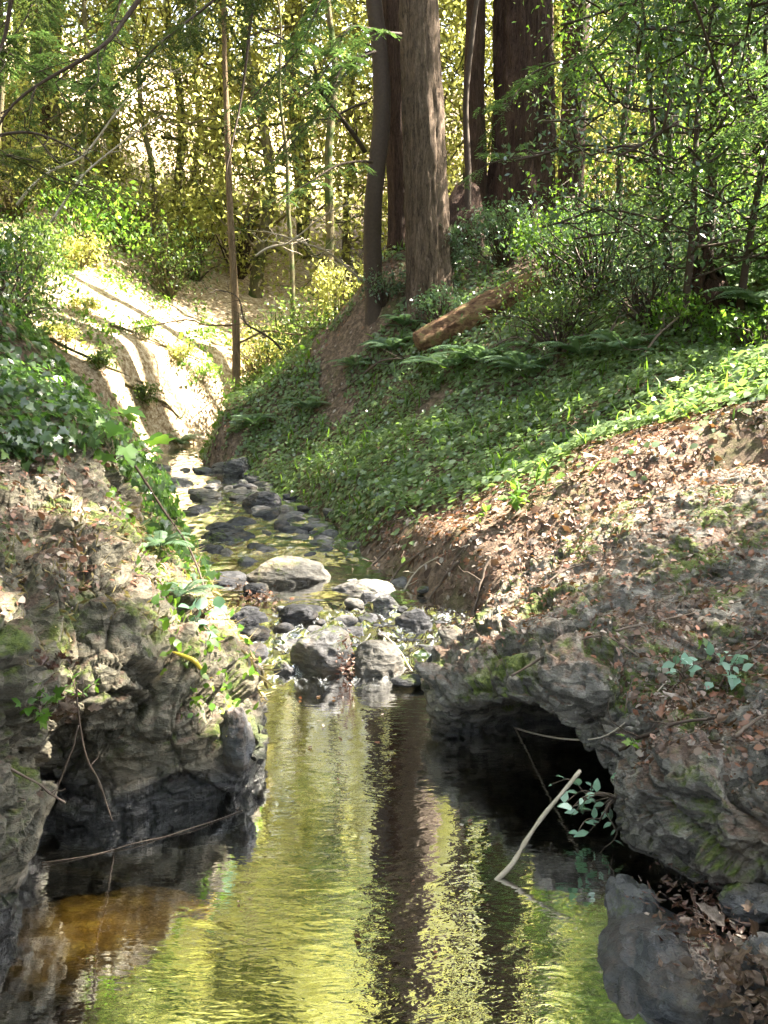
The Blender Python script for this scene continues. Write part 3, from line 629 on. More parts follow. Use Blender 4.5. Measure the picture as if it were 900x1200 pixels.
def conifer(loc, H, r0, crown0, blen, nb, seed, bark='bark_red', lm='needle', lean=(0,0), tw=.042, need=.040, droop=.35, top_scale=.35, cull=False, sides=24, wob=.3, tw_len=.22, flare=1.5, k=.12, r1=None, azr=None, n=None, flare_h=.9):
    rr = np.random.default_rng(seed); tr = Acc(); lv = Acc(); loc = np.array(loc, float)
    pts, r = trunk_mesh(tr, loc+[0,0,-.4], loc+[lean[0],lean[1],H], r0, r0*.2 if r1 is None else r1, seed, wob=wob, flare=flare, sides=sides, k=k, n=n, flare_h=flare_h)
    for i in range(nb):
        f = (i+rr.random())/nb; z = crown0+(H-crown0)*f; k2 = min(len(pts)-1, int(z/H*(len(pts)-1))); p0 = pts[k2]
        az = i*2.399+rr.uniform(-.4,.4) if azr is None else rr.uniform(*azr)
        ln = blen*(1-f*(1-top_scale))*rr.uniform(.6,1.15)
        d = np.array([math.cos(az), math.sin(az), -droop*rr.uniform(.3,1.3)])
        if cull and limb_hits(np.zeros(3), p0, p0+d*ln): continue
        spray(tr, lv, p0, p0+d*ln, .12, seed*101+i, tw, tw_len*(.6+.4*ln), need, .012+.008*ln, cull)
    return [v for v in (tr, lv)]
def conifer_thing(name, label, loc, group=None, bark='bark_red', lm='needle', cat='tree', **kw):
    tr, lv = conifer(loc, bark=bark, lm=lm, **kw); L0 = np.array(loc, float)
    t = empty(name, loc, label, cat, group)
    for nm, acc_, mm in (('trunk', tr, M[bark]), ('crown', lv, M[lm])):
        if not acc_.n: continue
        acc_.V = [v-L0 for v in acc_.V]; link(nm, acc_.mesh(nm, mm), t)
    return t
def at_ground(px, Y, dz=0.):
    x = (px-450)/FPX*Y/1.03; return (x, Y, float(gz(x, Y)[0])+dz)

# named trunks in the middle of the picture
def col(px, Y, pytop=0, dx=0):   # lean that keeps a trunk on its photograph column
    return
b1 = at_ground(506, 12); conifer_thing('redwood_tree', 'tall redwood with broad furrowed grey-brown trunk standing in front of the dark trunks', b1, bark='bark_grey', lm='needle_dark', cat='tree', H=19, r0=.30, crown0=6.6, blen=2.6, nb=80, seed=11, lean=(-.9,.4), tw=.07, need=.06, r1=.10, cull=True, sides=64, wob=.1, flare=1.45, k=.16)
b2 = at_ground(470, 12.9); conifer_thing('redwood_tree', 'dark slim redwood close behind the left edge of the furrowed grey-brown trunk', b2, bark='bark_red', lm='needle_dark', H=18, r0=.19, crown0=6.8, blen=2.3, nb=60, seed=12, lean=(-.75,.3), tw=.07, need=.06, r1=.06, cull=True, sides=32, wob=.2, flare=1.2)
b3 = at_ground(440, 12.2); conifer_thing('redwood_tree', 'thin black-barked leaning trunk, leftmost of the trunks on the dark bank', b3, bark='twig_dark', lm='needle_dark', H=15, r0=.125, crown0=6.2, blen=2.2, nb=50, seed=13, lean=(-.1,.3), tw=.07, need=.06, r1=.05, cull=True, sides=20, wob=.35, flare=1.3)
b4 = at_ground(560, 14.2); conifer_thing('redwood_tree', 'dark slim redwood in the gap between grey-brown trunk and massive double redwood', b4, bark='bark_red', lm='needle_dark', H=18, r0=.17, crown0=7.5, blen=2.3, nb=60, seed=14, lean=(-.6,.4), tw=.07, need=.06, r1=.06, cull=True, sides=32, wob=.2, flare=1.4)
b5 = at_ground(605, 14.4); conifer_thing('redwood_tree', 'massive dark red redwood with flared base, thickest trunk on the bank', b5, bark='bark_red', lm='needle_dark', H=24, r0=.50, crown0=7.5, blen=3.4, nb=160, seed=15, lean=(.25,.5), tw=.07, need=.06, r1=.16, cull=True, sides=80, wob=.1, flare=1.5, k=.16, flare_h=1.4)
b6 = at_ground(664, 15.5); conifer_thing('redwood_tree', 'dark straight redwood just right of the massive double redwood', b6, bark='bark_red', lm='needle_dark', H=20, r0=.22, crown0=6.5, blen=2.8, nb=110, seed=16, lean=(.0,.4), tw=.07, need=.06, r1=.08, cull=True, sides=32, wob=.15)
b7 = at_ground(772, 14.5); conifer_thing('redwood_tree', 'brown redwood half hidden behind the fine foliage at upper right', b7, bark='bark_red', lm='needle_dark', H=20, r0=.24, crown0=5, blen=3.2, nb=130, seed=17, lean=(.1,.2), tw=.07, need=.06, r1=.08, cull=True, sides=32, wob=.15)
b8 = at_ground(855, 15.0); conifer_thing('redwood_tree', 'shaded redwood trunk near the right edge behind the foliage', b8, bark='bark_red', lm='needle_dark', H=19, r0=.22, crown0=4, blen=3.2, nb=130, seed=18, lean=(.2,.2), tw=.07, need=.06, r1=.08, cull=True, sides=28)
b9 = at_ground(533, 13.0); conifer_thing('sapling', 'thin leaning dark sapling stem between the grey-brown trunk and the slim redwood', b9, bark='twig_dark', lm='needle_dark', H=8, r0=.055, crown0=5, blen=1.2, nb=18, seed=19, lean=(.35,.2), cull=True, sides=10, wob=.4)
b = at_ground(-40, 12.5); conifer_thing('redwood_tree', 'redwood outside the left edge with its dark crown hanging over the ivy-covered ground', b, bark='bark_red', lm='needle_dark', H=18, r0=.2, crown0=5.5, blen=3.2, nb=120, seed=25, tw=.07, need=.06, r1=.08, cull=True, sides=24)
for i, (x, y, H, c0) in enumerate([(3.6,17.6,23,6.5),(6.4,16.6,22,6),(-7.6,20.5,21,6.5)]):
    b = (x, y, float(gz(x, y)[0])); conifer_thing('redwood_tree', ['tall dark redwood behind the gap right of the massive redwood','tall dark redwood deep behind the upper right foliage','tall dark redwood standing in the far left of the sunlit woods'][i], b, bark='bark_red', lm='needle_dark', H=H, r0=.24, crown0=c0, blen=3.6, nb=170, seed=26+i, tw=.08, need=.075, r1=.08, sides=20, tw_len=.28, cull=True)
# left middle: slim orange tree with leaves in front of the lit woods
b = at_ground(272, 14.6); m2 = broad_tree(None, 12, .078, 2.0, 1.9, 30, 34, .075, 31, 'leaf_green', 'bark_orange', (-.12,.2), sig=.30, cull=True, world=b, sub=4, wob=.12)
tree_thing('young_tree', 'slim tree with sunlit orange-brown trunk left of centre above the bright slope', b, m2)
for i, (pxx, Y, H, sd) in enumerate([(-10, 13.5, 8, 47), (110, 18.5, 11, 48), (185, 19.5, 12, 49), (350, 17.5, 10, 50)]):
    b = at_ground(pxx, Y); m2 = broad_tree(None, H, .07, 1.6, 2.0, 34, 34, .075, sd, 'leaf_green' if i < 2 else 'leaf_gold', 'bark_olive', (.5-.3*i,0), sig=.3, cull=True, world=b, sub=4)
    tree_thing('tanoak_tree', ['olive leafy tree at the left edge above the ivy-covered ground', 'olive leafy tree behind the broad-leaved sunlit bush', 'leafy tree with slender stem left of the slim orange-brown trunk', 'golden leafy tree between slim orange-brown trunk and the thin black trunk'][i], b, m2)
# young conifers on the right, in front of the redwoods
b = at_ground(826, 9.2); conifer_thing('young_redwood', 'young redwood with thin dark upright stem rising from the dark stump clump at right', b, bark='twig_dark', H=6.5, r0=.065, crown0=.9, blen=1.5, nb=90, seed=21, lean=(0,.1), sides=14, wob=.15, cull=True)
b = at_ground(795, 9.6); conifer_thing('young_redwood', 'thin stem leaning left with sparse feathery sprays beside the dark stump clump', b, bark='twig_dark', H=5.0, r0=.04, crown0=1.2, blen=1.3, nb=44, seed=22, lean=(-.7,.1), sides=10, wob=.2, cull=True)
b = at_ground(722, 11.4); conifer_thing('young_redwood', 'feathery young redwood standing between the straight trunk and the half hidden brown redwood', b, bark='twig_dark', H=6.0, r0=.05, crown0=.9, blen=1.6, nb=80, seed=23, lean=(.1,0), sides=10, wob=.2, cull=True)
b = at_ground(925, 8.2); conifer_thing('young_redwood', 'feathery young redwood reaching in from the right edge of the picture', b, bark='twig_dark', H=6.0, r0=.06, crown0=.8, blen=1.6, nb=90, seed=24, lean=(-.1,0), sides=10, wob=.2, cull=True)
for i, (pxx, Y, H, sd) in enumerate([(775, 10.2, 6.5, 41), (870, 10.8, 7.5, 42), (945, 12.6, 6.5, 43), (810, 12.5, 8, 44), (905, 9.2, 5.5, 45), (730, 13.8, 8, 46), (800, 8.6, 4.4, 81), (865, 8.4, 4.8, 82)]):
    b = at_ground(pxx, Y); m2 = broad_tree(None, H, .04, .8, 1.5, 34, 36, .062, sd, ['leaf_bright','leaf_green','leaf_blue','leaf_green','leaf_bright','leaf_green','leaf_blue','leaf_green','leaf_bright'][i], 'twig_dark', (.1,0), sig=.24, cull=False, world=b, sub=4)
    tree_thing('tanoak_tree', ['small glossy-leaved tree above the bright green bush right of the log', 'small leafy tree filling the gap between the shaded trunks at upper right', 'small leafy tree outside the right edge with boughs reaching in', 'leafy tree behind the stem rising from the stump clump', 'small leafy tree at the right edge above the ferns', 'leafy tree seen between the straight trunk and the half hidden brown trunk', 'small leafy tree nearest the camera left of the stump clump', 'small leafy tree just right of the stump clump', 'slender leafy tree above the bright bush at the log end'][i], b, m2)

# branches that hang into the picture
def branch_thing(label, p0, p1, r0, seed, subs, sl, lm='needle_dark', leafy=True, name='hanging_branch', bark='twig_dark', sag=0.08, need=.040, tw=.042, cat='branch', tl=.22):
    tr = Acc(); lv = Acc(); rr = np.random.default_rng(seed)
    pts = limb(tr, p0, p1, r0, r0*.25, seed, sag=sag, wob=.05, n=24, sides=7)
    ax = nrm((np.array(p1)-np.array(p0))[None])[0]; sd = nrm(np.cross(ax,[0,0,1.])[None])[0]
    for k in range(subs):
        f = .12+.88*(k+rr.random())/subs; q = pts[int(f*(len(pts)-1))]; s = 1 if k % 2 else -1
        d = ax*rr.uniform(.2,.9) + sd*s*rr.uniform(.3,1)+np.array([0,0,rr.uniform(-.5,.2)]); d /= np.linalg.norm(d); ln = sl*rr.uniform(.5,1.2)*(1-.4*f)
        if leafy and limb_hits(np.zeros(3), q, q+d*ln): continue
        if leafy: spray(tr, lv, q, q+d*ln, .05, seed*31+k, tw, tl, need, .006)
        else: limb(tr, q, q+d*ln, r0*.3, .003, seed*31+k, n=7, sides=4, wob=.12)
    t = empty(name, tuple(p0), label, cat); L0 = np.array(p0, float)
    tr.V = [v-L0 for v in tr.V]; link('stem', tr.mesh('stem', M[bark]), t)
    if lv.n: lv.V = [v-L0 for v in lv.V]; link('foliage', lv.mesh('foliage', M[lm]), t)
    return t
branch_thing('dark conifer branch hanging in the top left centre of the picture', P(395,-140,7.2), P(180,90,6.6), .022, 51, 26, .85)
branch_thing('dark feathery conifer bough hanging just left of the slim orange-brown trunk', P(330,-120,7.6), P(255,230,7.4), .02, 52, 22, .6)
branch_thing('bare dark branch arching up from the thin black trunk toward upper left', P(428,178,11.9), P(300,40,10.5), .035, 53, 9, .8, leafy=False)
branch_thing('long bare dark branch crossing the upper left corner diagonally', P(170,-10,6.4), P(-60,190,5.8), .018, 54, 9, .6, leafy=False, sag=-.08)
branch_thing('short dark twiggy branch entering at the left edge below the diagonal one', P(-40,175,6.6), P(90,205,6.2), .016, 55, 8, .5, leafy=False, sag=.15)
branch_thing('dark branch stub in the extreme top left corner', P(30,-40,5.4), P(-30,90,5.2), .02, 56, 3, .3, leafy=False)
branch_thing('feathery conifer bough reaching left in front of the massive redwood', P(770,60,10.2), P(575,130,9.6), .02, 57, 16, .65, lm='needle')
branch_thing('feathery conifer bough with tips pointing left above the pale blue-green shrub', P(760,190,9.6), P(572,190,9.2), .02, 58, 16, .6, lm='needle')
branch_thing('conifer bough hanging across the top right corner', P(960,-60,7.8), P(700,60,7.4), .025, 59, 24, .8, lm='needle')
branch_thing('blue-green conifer bough drooping across the right edge beside the stump clump', P(960,120,7.0), P(790,215,7.4), .02, 60, 18, .6, lm='needle')
branch_thing('leafy conifer bough lit at the top centre left of the thin black trunk', P(470,40,11.0), P(330,110,9.8), .022, 61, 20, .7, lm='needle')
branch_thing('drooping conifer bough low beside the thin black trunk', P(436,190,11.8), P(330,235,10.6), .02, 62, 14, .6, lm='needle')
for i, (a, bb, lb) in enumerate([((60,-120,8.5),(-20,120,8),'dark conifer bough hanging at the top left corner'),((200,-130,9),(110,130,8.6),'drooping conifer bough left of the dark hanging bough'),((-60,60,8),(120,120,8.6),'conifer bough entering from the left edge under the top corner'),
        ((300,-120,9.5),(215,40,9.2),'conifer bough at the top above the slim orange-brown trunk'),((420,-60,10.5),(300,150,9.8),'long drooping conifer bough right of the slim orange-brown trunk'),((440,60,11.4),(335,190,10.8),'fine conifer bough sloping down from the thin black trunk'),((-40,200,9.5),(130,230,9.8),'low conifer bough at the left edge above the ivy crest'),((130,-100,11),(40,180,10.6),'pale conifer bough hanging deeper in the upper left')]):
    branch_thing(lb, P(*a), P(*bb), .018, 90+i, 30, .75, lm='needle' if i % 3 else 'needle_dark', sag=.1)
for i, (a, bb, lb) in enumerate([((300,300,13),(420,250,12.4),'pale dead branch rising to the right beside the slim orange-brown trunk'), ((425,330,13),(310,270,12.2),'pale dead branch rising to the left beneath the thin black trunk'),
                    ((330,410,13.4),(240,330,13),'thin dead stick branch leaning over the bright slope'), ((20,240,11),(215,60,12),'pale leaning bare stem across the upper left woods'), ((60,260,12),(180,140,12.4),'short pale sunlit stem behind the dark hanging bough'),((430,120,12.6),(300,210,11.8),'thin straight twiggy branch sloping down left from the thin black trunk'),((435,60,12.2),(290,170,11.2),'thin twiggy branch sloping down left high on the thin black trunk')]):
    branch_thing(lb, P(*a), P(*bb), .02, 70+i, 12, .6, leafy=False, name='dead_branch', bark='twig_pale' if i not in (2,5,6) else 'twig_dark')

# ------------------------------------------------------------------ sunlit woods behind
protos = []
for k in range(4):
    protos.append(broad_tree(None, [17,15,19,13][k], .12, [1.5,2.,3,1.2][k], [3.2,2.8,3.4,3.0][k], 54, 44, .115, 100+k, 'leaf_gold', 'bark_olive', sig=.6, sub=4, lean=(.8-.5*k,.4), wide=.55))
spots = [(-9.5,17),(-7,19.5),(-5.2,22),(-3.0,20.5),(-1.0,23),(1.2,21.5),(3.4,22.5),(5.6,21),(-12,21),(-9,25),(-6,28),(-2.5,27),(1.5,29),(5,27.5),(8.5,25),(10.5,20),(8.3,17),(-12.5,16.5),(-15,24),(-4.5,34),(11,34),(-1.2,18.2),(-18,30),(13.5,27),(5.5,17.3),(-8.5,14.2),(-14,12)]
for i, (x, y) in enumerate(spots):
    g = i % 4; z = float(gz(x, y)[0])
    lab = 'tall sunlit yellow-green tree in the woods behind the trunks and bright slope'
    if -8 < x < 14 and y < 20.5:     # these stand in the path of the sun onto the bright slope
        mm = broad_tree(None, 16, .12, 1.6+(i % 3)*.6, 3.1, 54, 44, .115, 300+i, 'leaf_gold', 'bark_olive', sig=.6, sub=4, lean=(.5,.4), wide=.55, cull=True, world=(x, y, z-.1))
        tree_thing('woodland_tree', lab, (x, y, z-.1), mm, 'sunlit yellow-green trees of the woods behind')
    else: tree_thing('woodland_tree', lab, (x, y, z-.1), protos[g], 'sunlit yellow-green trees of the woods behind', rz=i*1.7, s=[1,1.1,.9,1.2,1.0][i % 5])
for i, (x, y) in enumerate([(-7.5,24.5),(-4.6,26),(-2.2,24),(.6,26.5),(2.6,24.8),(4.9,27.5),(7.2,25),(-10.5,27),(9.5,27.5)]):
    tree_thing('woodland_tree', 'very tall tree rising at the back of the sunlit woods', (x, y, float(gz(x, y)[0])-.1), protos[[0,2][i % 2]], 'very tall trees at the back of the woods', rz=i*2.1, s=1.45)
# tall crowns over the pool and right bank that keep them in shade (seen in the pool's reflection)
cans = [((8.8,1.0),15,6.2),((7.2,3.6),14,6.4),((10.4,7.6),15,6.2),((9.4,6.5),15,6.0),((9.2,4.2),15,6.5),((12.5,4.6),16,6.5),((10.8,1.6),14,6.2),((7.0,-.2),12,6),((8.4,9.2),14,7),((9.5,9.5),15,7),((4.7,1.5),12,6.5),((8.2,2.8),14,6),((12,6),15,6.5),((10.5,13.5),17,6.5),((6.6,11.6),17,7.5),((3.4,-1.5),13,6.5),((14.5,11),17,7),((-4.8,5.6),11,6.0),((-6.5,9.2),12,5.6),((-5.2,.8),12,3.5),((-4.2,-4.0),12,3),((.8,-6.5),13,3),((5.2,-5.8),13,3),((-8.5,3.5),14,3.5),((-8.0,-3.0),13,3),((9.5,-4.5),14,3.5),((-1.8,-10),13,2.5)]
def nudge(x, y):      # a trunk stands where it does not block a shaft of sun
    sh = SUN[:2]/np.linalg.norm(SUN[:2]); best = None
    for r_ in (0, .35, .7, 1.05, 1.4, 1.8, 2.2):
        for a_ in np.linspace(0, 6.28, 9)[:-1]:
            q = np.array([x+r_*math.cos(a_), y+r_*math.sin(a_)]); d = q-GAPS[:,:2]; t = d@sh; pd = np.abs(d[:,0]*sh[1]-d[:,1]*sh[0])
            c = ((t > 0) & (pd < .22+GAPS[:,3]) & (t < 12)).sum() + r_*.3
            if best is None or c < best[0]: best = (c, q)
    return float(best[1][0]), float(best[1][1])
for i, ((x, y), H, c0) in enumerate(cans):
    if x > 3 and y > -2: x, y = nudge(x, y)
    b = (x, y, float(gz(x, y)[0])-.1)
    mm = broad_tree(None, H, .2, c0, 3.8, 40, 52, .15, 200+i, 'leaf_green', 'bark_olive', sig=.6, cull=True, world=b, sub=5)
    if y < -.5 or x < -5: tree_thing('shade_tree', 'leafy tree growing on the near banks behind and beside the viewpoint', b, mm, 'leafy trees behind the viewpoint')
    else: tree_thing('shade_tree', 'tall leafy tree whose crown shades the pool and its rock banks', b, mm, 'leafy trees standing over the pool')
# ------------------------------------------------------------------ finding places on the banks
def proj(V):
    V = np.asarray(V, float); d = V - np.array([0,0,CAMH]); c, s = math.cos(PITCH), math.sin(PITCH)
    f = d[...,1]*c - d[...,2]*s; u = d[...,1]*s + d[...,2]*c
    f = np.where(f > .05, f, np.nan)
    return 450+FPX*d[...,0]/f, 600-FPX*u/f
PXR = proj(GR); PXL = proj(GL)
def on_bank(side, px, py):
    """point and normal of the bank surface seen at a photograph pixel"""
    G, Nn, PX = (GR, NR, PXR) if side == 'R' else (GL, NL, PXL)
    d = (PX[0]-px)**2 + (PX[1]-py)**2; d = np.where(np.isnan(d), 1e9, d); m = np.minimum(d.min()*4+30, 160)
    Y = np.where(d <= max(m, d.min()), G[...,1], 1e9); k = np.unravel_index(np.argmin(Y + d*1e-4), Y.shape)
    return G[k].copy(), Nn[k].copy()
_GG = ground_z(GX, GY); _PG = proj(np.stack([GX, GY, _GG], -1))
def on_ground(px, py, ymin=3.8):
    d = (_PG[0]-px)**2+(_PG[1]-py)**2; d = np.where(np.isnan(d) | (GY < ymin), 1e9, d)
    Y = np.where(d <= max(d.min()*2, 25), GY, 1e9); k = np.unravel_index(np.argmin(Y+d*1e-4), Y.shape)
    return np.array([GX[k], GY[k], _GG[k]])
def bank_points(side, n, cond, seed):
    G, Nn, TU, TV = (GR, NR, UR, VR) if side == 'R' else (GL, NL, UL, VL)
    idx = np.argwhere(cond(TU, TV, G, Nn)); rr = np.random.default_rng(seed); k = idx[rr.integers(0, len(idx), n)]
    Pn = G[k[:,0],k[:,1]]; nn = Nn[k[:,0],k[:,1]]
    return Pn + rr.normal(size=Pn.shape)*.006, nn
def ground_normals(x, y):
    e = .05; z = ground_z(x, y, False); return nrm(np.stack([-(ground_z(x+e, y, False)-z)/e, -(ground_z(x, y+e, False)-z)/e, np.ones_like(z)], -1))
def gscatter(n, x0, x1, y0, y1, accept, seed, near=1.):
    rr = np.random.default_rng(seed); x = rr.uniform(x0, x1, n); y = y0+(y1-y0)*rr.random(n)**near
    k = accept(x, y, rr); x, y = x[k], y[k]; return x, y, ground_z(x, y), ground_normals(x, y), rr
def tangent_dir(nn, rr):
    v = rr.normal(size=nn.shape); v -= (v*nn).sum(1, keepdims=True)*nn; return nrm(v)

# ------------------------------------------------------------------ ground cover
def acc_ivy(x, y, rr):
    d = (x-xc(y))/hw(y); q = np.stack([x, y, 0*x], 1); e = fbm(q*1.4, 3, 55)
    ok = (d > 1.05+.15*e) & (y > ylow(x)+.9*e+.25*rr.normal(size=len(x))) & (y < 14.5)
    up = (tps(x, y) > 0)
    bare = (fbm(q*.8, 3, 61) > .22) & (y > 9)
    dark = (y > 11.9) & (x > -.9) & (x < .9) & (fbm(q*1.7, 3, 66) > -.18)      # bare bank under the trunks
    return ok & ~bare & ~dark
x, y, z, nn, rr = gscatter(120000, -5, 5.2, 5.0, 14.5, acc_ivy, 501, 1.35)
h = .02+.10*rr.random(len(x))*(1+.9*fbm(np.stack([x,y,0*x],1)*1.1, 2, 63))
A_ = Acc(); Pn = np.stack([x, y, z+h], 1); D = tangent_dir(nn, rr)+nn*.1; Un = nn + rr.normal(size=nn.shape)*.42
leaf_mesh(A_, Pn, D, Un, rr.uniform(.035,.075,len(x)), .75, .2, 'leaf', np.clip(rr.random(len(x))*.6+.35*(.5+fbm(Pn*.9,2,5)), 0, 1))
stuff('ivy_ground_cover', A_.mesh('ivy_ground_cover', M['ivy']), 'dense green ivy and low leaves carpeting the slope right of the creek', 'ground cover')
# taller weeds poking out of the carpet
x, y, z, nn, rr = gscatter(4500, -5, 5.2, 5.4, 14.0, acc_ivy, 502, 1.2)
A_ = Acc(); D = rr.normal(size=(len(x),3))*.45+[0,0,1]; leaf_mesh(A_, np.stack([x,y,z],1), D, rr.normal(size=(len(x),3)), rr.uniform(.08,.24,len(x)), .09, .5, 'leaf', rr.random(len(x)))
stuff('grass', A_.mesh('grass', M['leaf_bright']), 'thin grass blades and weeds standing in the ivy slope', 'grass')
# left ivy: ground behind the crest
def acc_l(x, y, rr):
    d = (x-xc(y))/hw(y); e = fbm(np.stack([x, y, 0*x], 1)*1.4, 3, 57)
    return (d < -1.15+.2*e) & (x > -9) & (y < 11.8+.9*np.clip(-x-3.4, 0, 2.4))
x, y, z, nn, rr = gscatter(60000, -9, -1.2, 4.2, 14.2, acc_l, 503, 1.2)
h = .03+.16*rr.random(len(x)); A_ = Acc(); D = tangent_dir(nn, rr)+[0,0,-.1]; Un = nn+rr.normal(size=nn.shape)*.5
leaf_mesh(A_, np.stack([x,y,z+h],1), D, Un, rr.uniform(.05,.09,len(x)), .8, .25, 'leaf')
Pb, nb_ = bank_points('L', 15000, lambda U_,V_,G,N_: (V_ > 8.3+.5*fbm(G.reshape(-1,3)*2.2,2,8).reshape(V_.shape)) & (U_ < 10.6) , 504)
rr = np.random.default_rng(505); Pb += nb_*rr.uniform(.01,.16,len(Pb))[:,None]
leaf_mesh(A_, Pb, tangent_dir(nb_, rr)+[0,0,-.3], nb_+rr.normal(size=nb_.shape)*.4, rr.uniform(.035,.075,len(Pb)), .85, .25, 'lobed')
# curtain of ivy spilling over the shaded side of the nose
Pb, nb_ = bank_points('L', 1200, lambda U_,V_,G,N_: (V_ > 6.6) & (V_ < 8.6) & (U_ > 8.6) & (U_ < 11.5) & (fbm(G.reshape(-1,3)*1.8,2,18).reshape(V_.shape) > -.05), 506)
Pb += nb_*rr.uniform(.01,.10,len(Pb))[:,None]
leaf_mesh(A_, Pb, tangent_dir(nb_, rr)*.5+[0,0,-.7], nb_+rr.normal(size=nb_.shape)*.3, rr.uniform(.04,.08,len(Pb)), .85, .25, 'lobed')
stuff('ivy_ground_cover', A_.mesh('ivy_ground_cover', M['ivy_near']), 'dark glossy ivy covering the crest of the left bank', 'ground cover')
# dead leaves
A_ = Acc()
Pb, nb_ = bank_points('R', 46000, lambda U_,V_,G,N_: (V_ > 6.2+.5*fbm(G.reshape(-1,3)*2.5,3,9).reshape(V_.shape)) & (N_[...,2] > .35), 510)
rr = np.random.default_rng(511); sz = .008+.030*rr.random(len(Pb))**2.6
leaf_mesh(A_, Pb+nb_*rr.uniform(.002,.012,len(Pb))[:,None], tangent_dir(nb_, rr)+nb_*.05, nb_+rr.normal(size=nb_.shape)*.35, sz, rr.uniform(.3,.9,len(Pb))[:,None], .3, 'leaf')
Pb, nb_ = bank_points('R', 520, lambda U_,V_,G,N_: (V_ > 6.8) & (N_[...,2] > .4), 512)
curled_leaves(A_, Pb+nb_*.012, tangent_dir(nb_, rr)+nb_*.08, nb_+rr.normal(size=nb_.shape)*.35, rr.uniform(.03,.075,len(Pb)), rr)
stuff('leaf_litter', A_.mesh('leaf_litter', M['litter']), 'brown and grey dead leaves strewn over the top of the right rock bank', 'leaf litter')
A_ = Acc()
Pb, nb_ = bank_points('L', 6500, lambda U_,V_,G,N_: (V_ > 6.1+.5*fbm(G.reshape(-1,3)*2.5,3,9).reshape(V_.shape)) & (V_ < 9) & (N_[...,2] > .25), 513)
sz = .010+.035*rr.random(len(Pb))**2
leaf_mesh(A_, Pb+nb_*.006, tangent_dir(nb_, rr), nb_+rr.normal(size=nb_.shape)*.4, sz, rr.uniform(.2,.8,len(Pb))[:,None], .3, 'leaf')
stuff('leaf_litter', A_.mesh('leaf_litter', M['litter']), 'reddish dead leaves and needles lying on the sloping left rock bank', 'leaf litter')
# litter over bare soil: bank edge and the dark bank under the trunks, bright slope
A_ = Acc()
def acc_lit(x, y, rr):
    d = (x-xc(y))/hw(y); return ((d > .95) & (y < ylow(x)+.5)) | ((y > 10.8) & (x > -2.2)) | ((x < -.5) & (y > 11.5) & (d > 1.1))
x, y, z, nn, rr = gscatter(42000, -9, 6, 4.4, 19, acc_lit, 514, 1.0)
leaf_mesh(A_, np.stack([x,y,z+.012],1), tangent_dir(nn, rr), nn+rr.normal(size=nn.shape)*.4, rr.uniform(.02,.10,len(x)), rr.uniform(.3,.7,len(x))[:,None], .3, 'leaf')
stuff('leaf_litter', A_.mesh('leaf_litter', M['litter']), 'dead leaves scattered on the soil slopes beyond the pool', 'leaf litter')
A_ = Acc()
def acc_band(x, y, rr):
    d = (x-xc(y))/hw(y); return (d > 1.25) & (y < ylow(x)+.55) & (fbm(np.stack([x,y,0*x],1)*2.2, 3, 71) > -.12-.25*rr.random(len(x)))
x, y, z, nn, rr = gscatter(52000, -.6, 5, 4.6, 7.6, acc_band, 519, 1.0)
leaf_mesh(A_, np.stack([x,y,z+.008+.012*rr.random(len(x))],1), tangent_dir(nn, rr), nn+rr.normal(size=nn.shape)*.4, .010+.045*rr.random(len(x))**2.6, rr.uniform(.25,.8,len(x))[:,None], .3, 'leaf')
stuff('leaf_litter', A_.mesh('leaf_litter', M['litter']), 'reddish dead leaves along the bare strip between ivy and right rock bank', 'leaf litter')
# sunlit low plants on the bright slope
A_ = Acc()
def acc_s(x, y, rr):
    d = (x-xc(y))/hw(y); return (np.abs(d) > 1.2) & (fbm(np.stack([x,y,0*x],1)*1.3, 3, 72) > .1)
x, y, z, nn, rr = gscatter(15000, -9, -.8, 12.2, 18.5, acc_s, 521, 1.0)
leaf_mesh(A_, np.stack([x,y,z+.02+.25*rr.random(len(x))**2],1), rr.normal(size=nn.shape), nn+rr.normal(size=nn.shape)*.5, rr.uniform(.03,.12,len(x)), .6, .25, 'leaf')
stuff('low_plants', A_.mesh('low_plants', M['leaf_bright']), 'sunlit low plants and leaves on the bright slope beyond the bend', 'low plants')
# dry grass and rootlets hanging from the nose of the left bank
A_ = Acc(); Pb, nb_ = bank_points('L', 2600, lambda U_,V_,G,N_: (V_ > 2.6) & (V_ < 8) & (U_ > 8.2) & (U_ < 10.9) & (V_ > 3.2+2.*(9.6-U_).clip(0,2)), 515)
rr = np.random.default_rng(516)
leaf_mesh(A_, Pb, nb_*rr.uniform(.2,.9,len(Pb))[:,None]+tangent_dir(nb_,rr)*.4+[0,0,-.9], rr.normal(size=Pb.shape), rr.uniform(.03,.11,len(Pb)), .09, .9, 'leaf')
Pb, nb_ = bank_points('L', 450, lambda U_,V_,G,N_: (V_ > 5.2) & (V_ < 7.5) & (U_ > 3) & (U_ < 8.8), 517)
leaf_mesh(A_, Pb, nb_*.3+tangent_dir(nb_,rr)+[0,0,-.4], rr.normal(size=Pb.shape), rr.uniform(.03,.08,len(Pb)), .04, .9, 'leaf')
stuff('dry_grass', A_.mesh('dry_grass', M['grass_dry']), 'dry straw-coloured grass and rootlets hanging on the left bank', 'dry grass')
A_ = Acc(); Pb, nb_ = bank_points('L', 900, lambda U_,V_,G,N_: (V_ > 3.2) & (V_ < 8) & (U_ > 7.2) & (U_ < 10.8), 518)
leaf_mesh(A_, Pb+nb_*.01, nb_*.5+tangent_dir(nb_,rr)*.6, nb_+rr.normal(size=nb_.shape)*.5, rr.uniform(.015,.05,len(Pb)), .7, .25, 'leaf')
stuff('small_weeds', A_.mesh('small_weeds', M['leaf_bright']), 'small green weeds sprouting on the nose of the left bank', 'weeds')

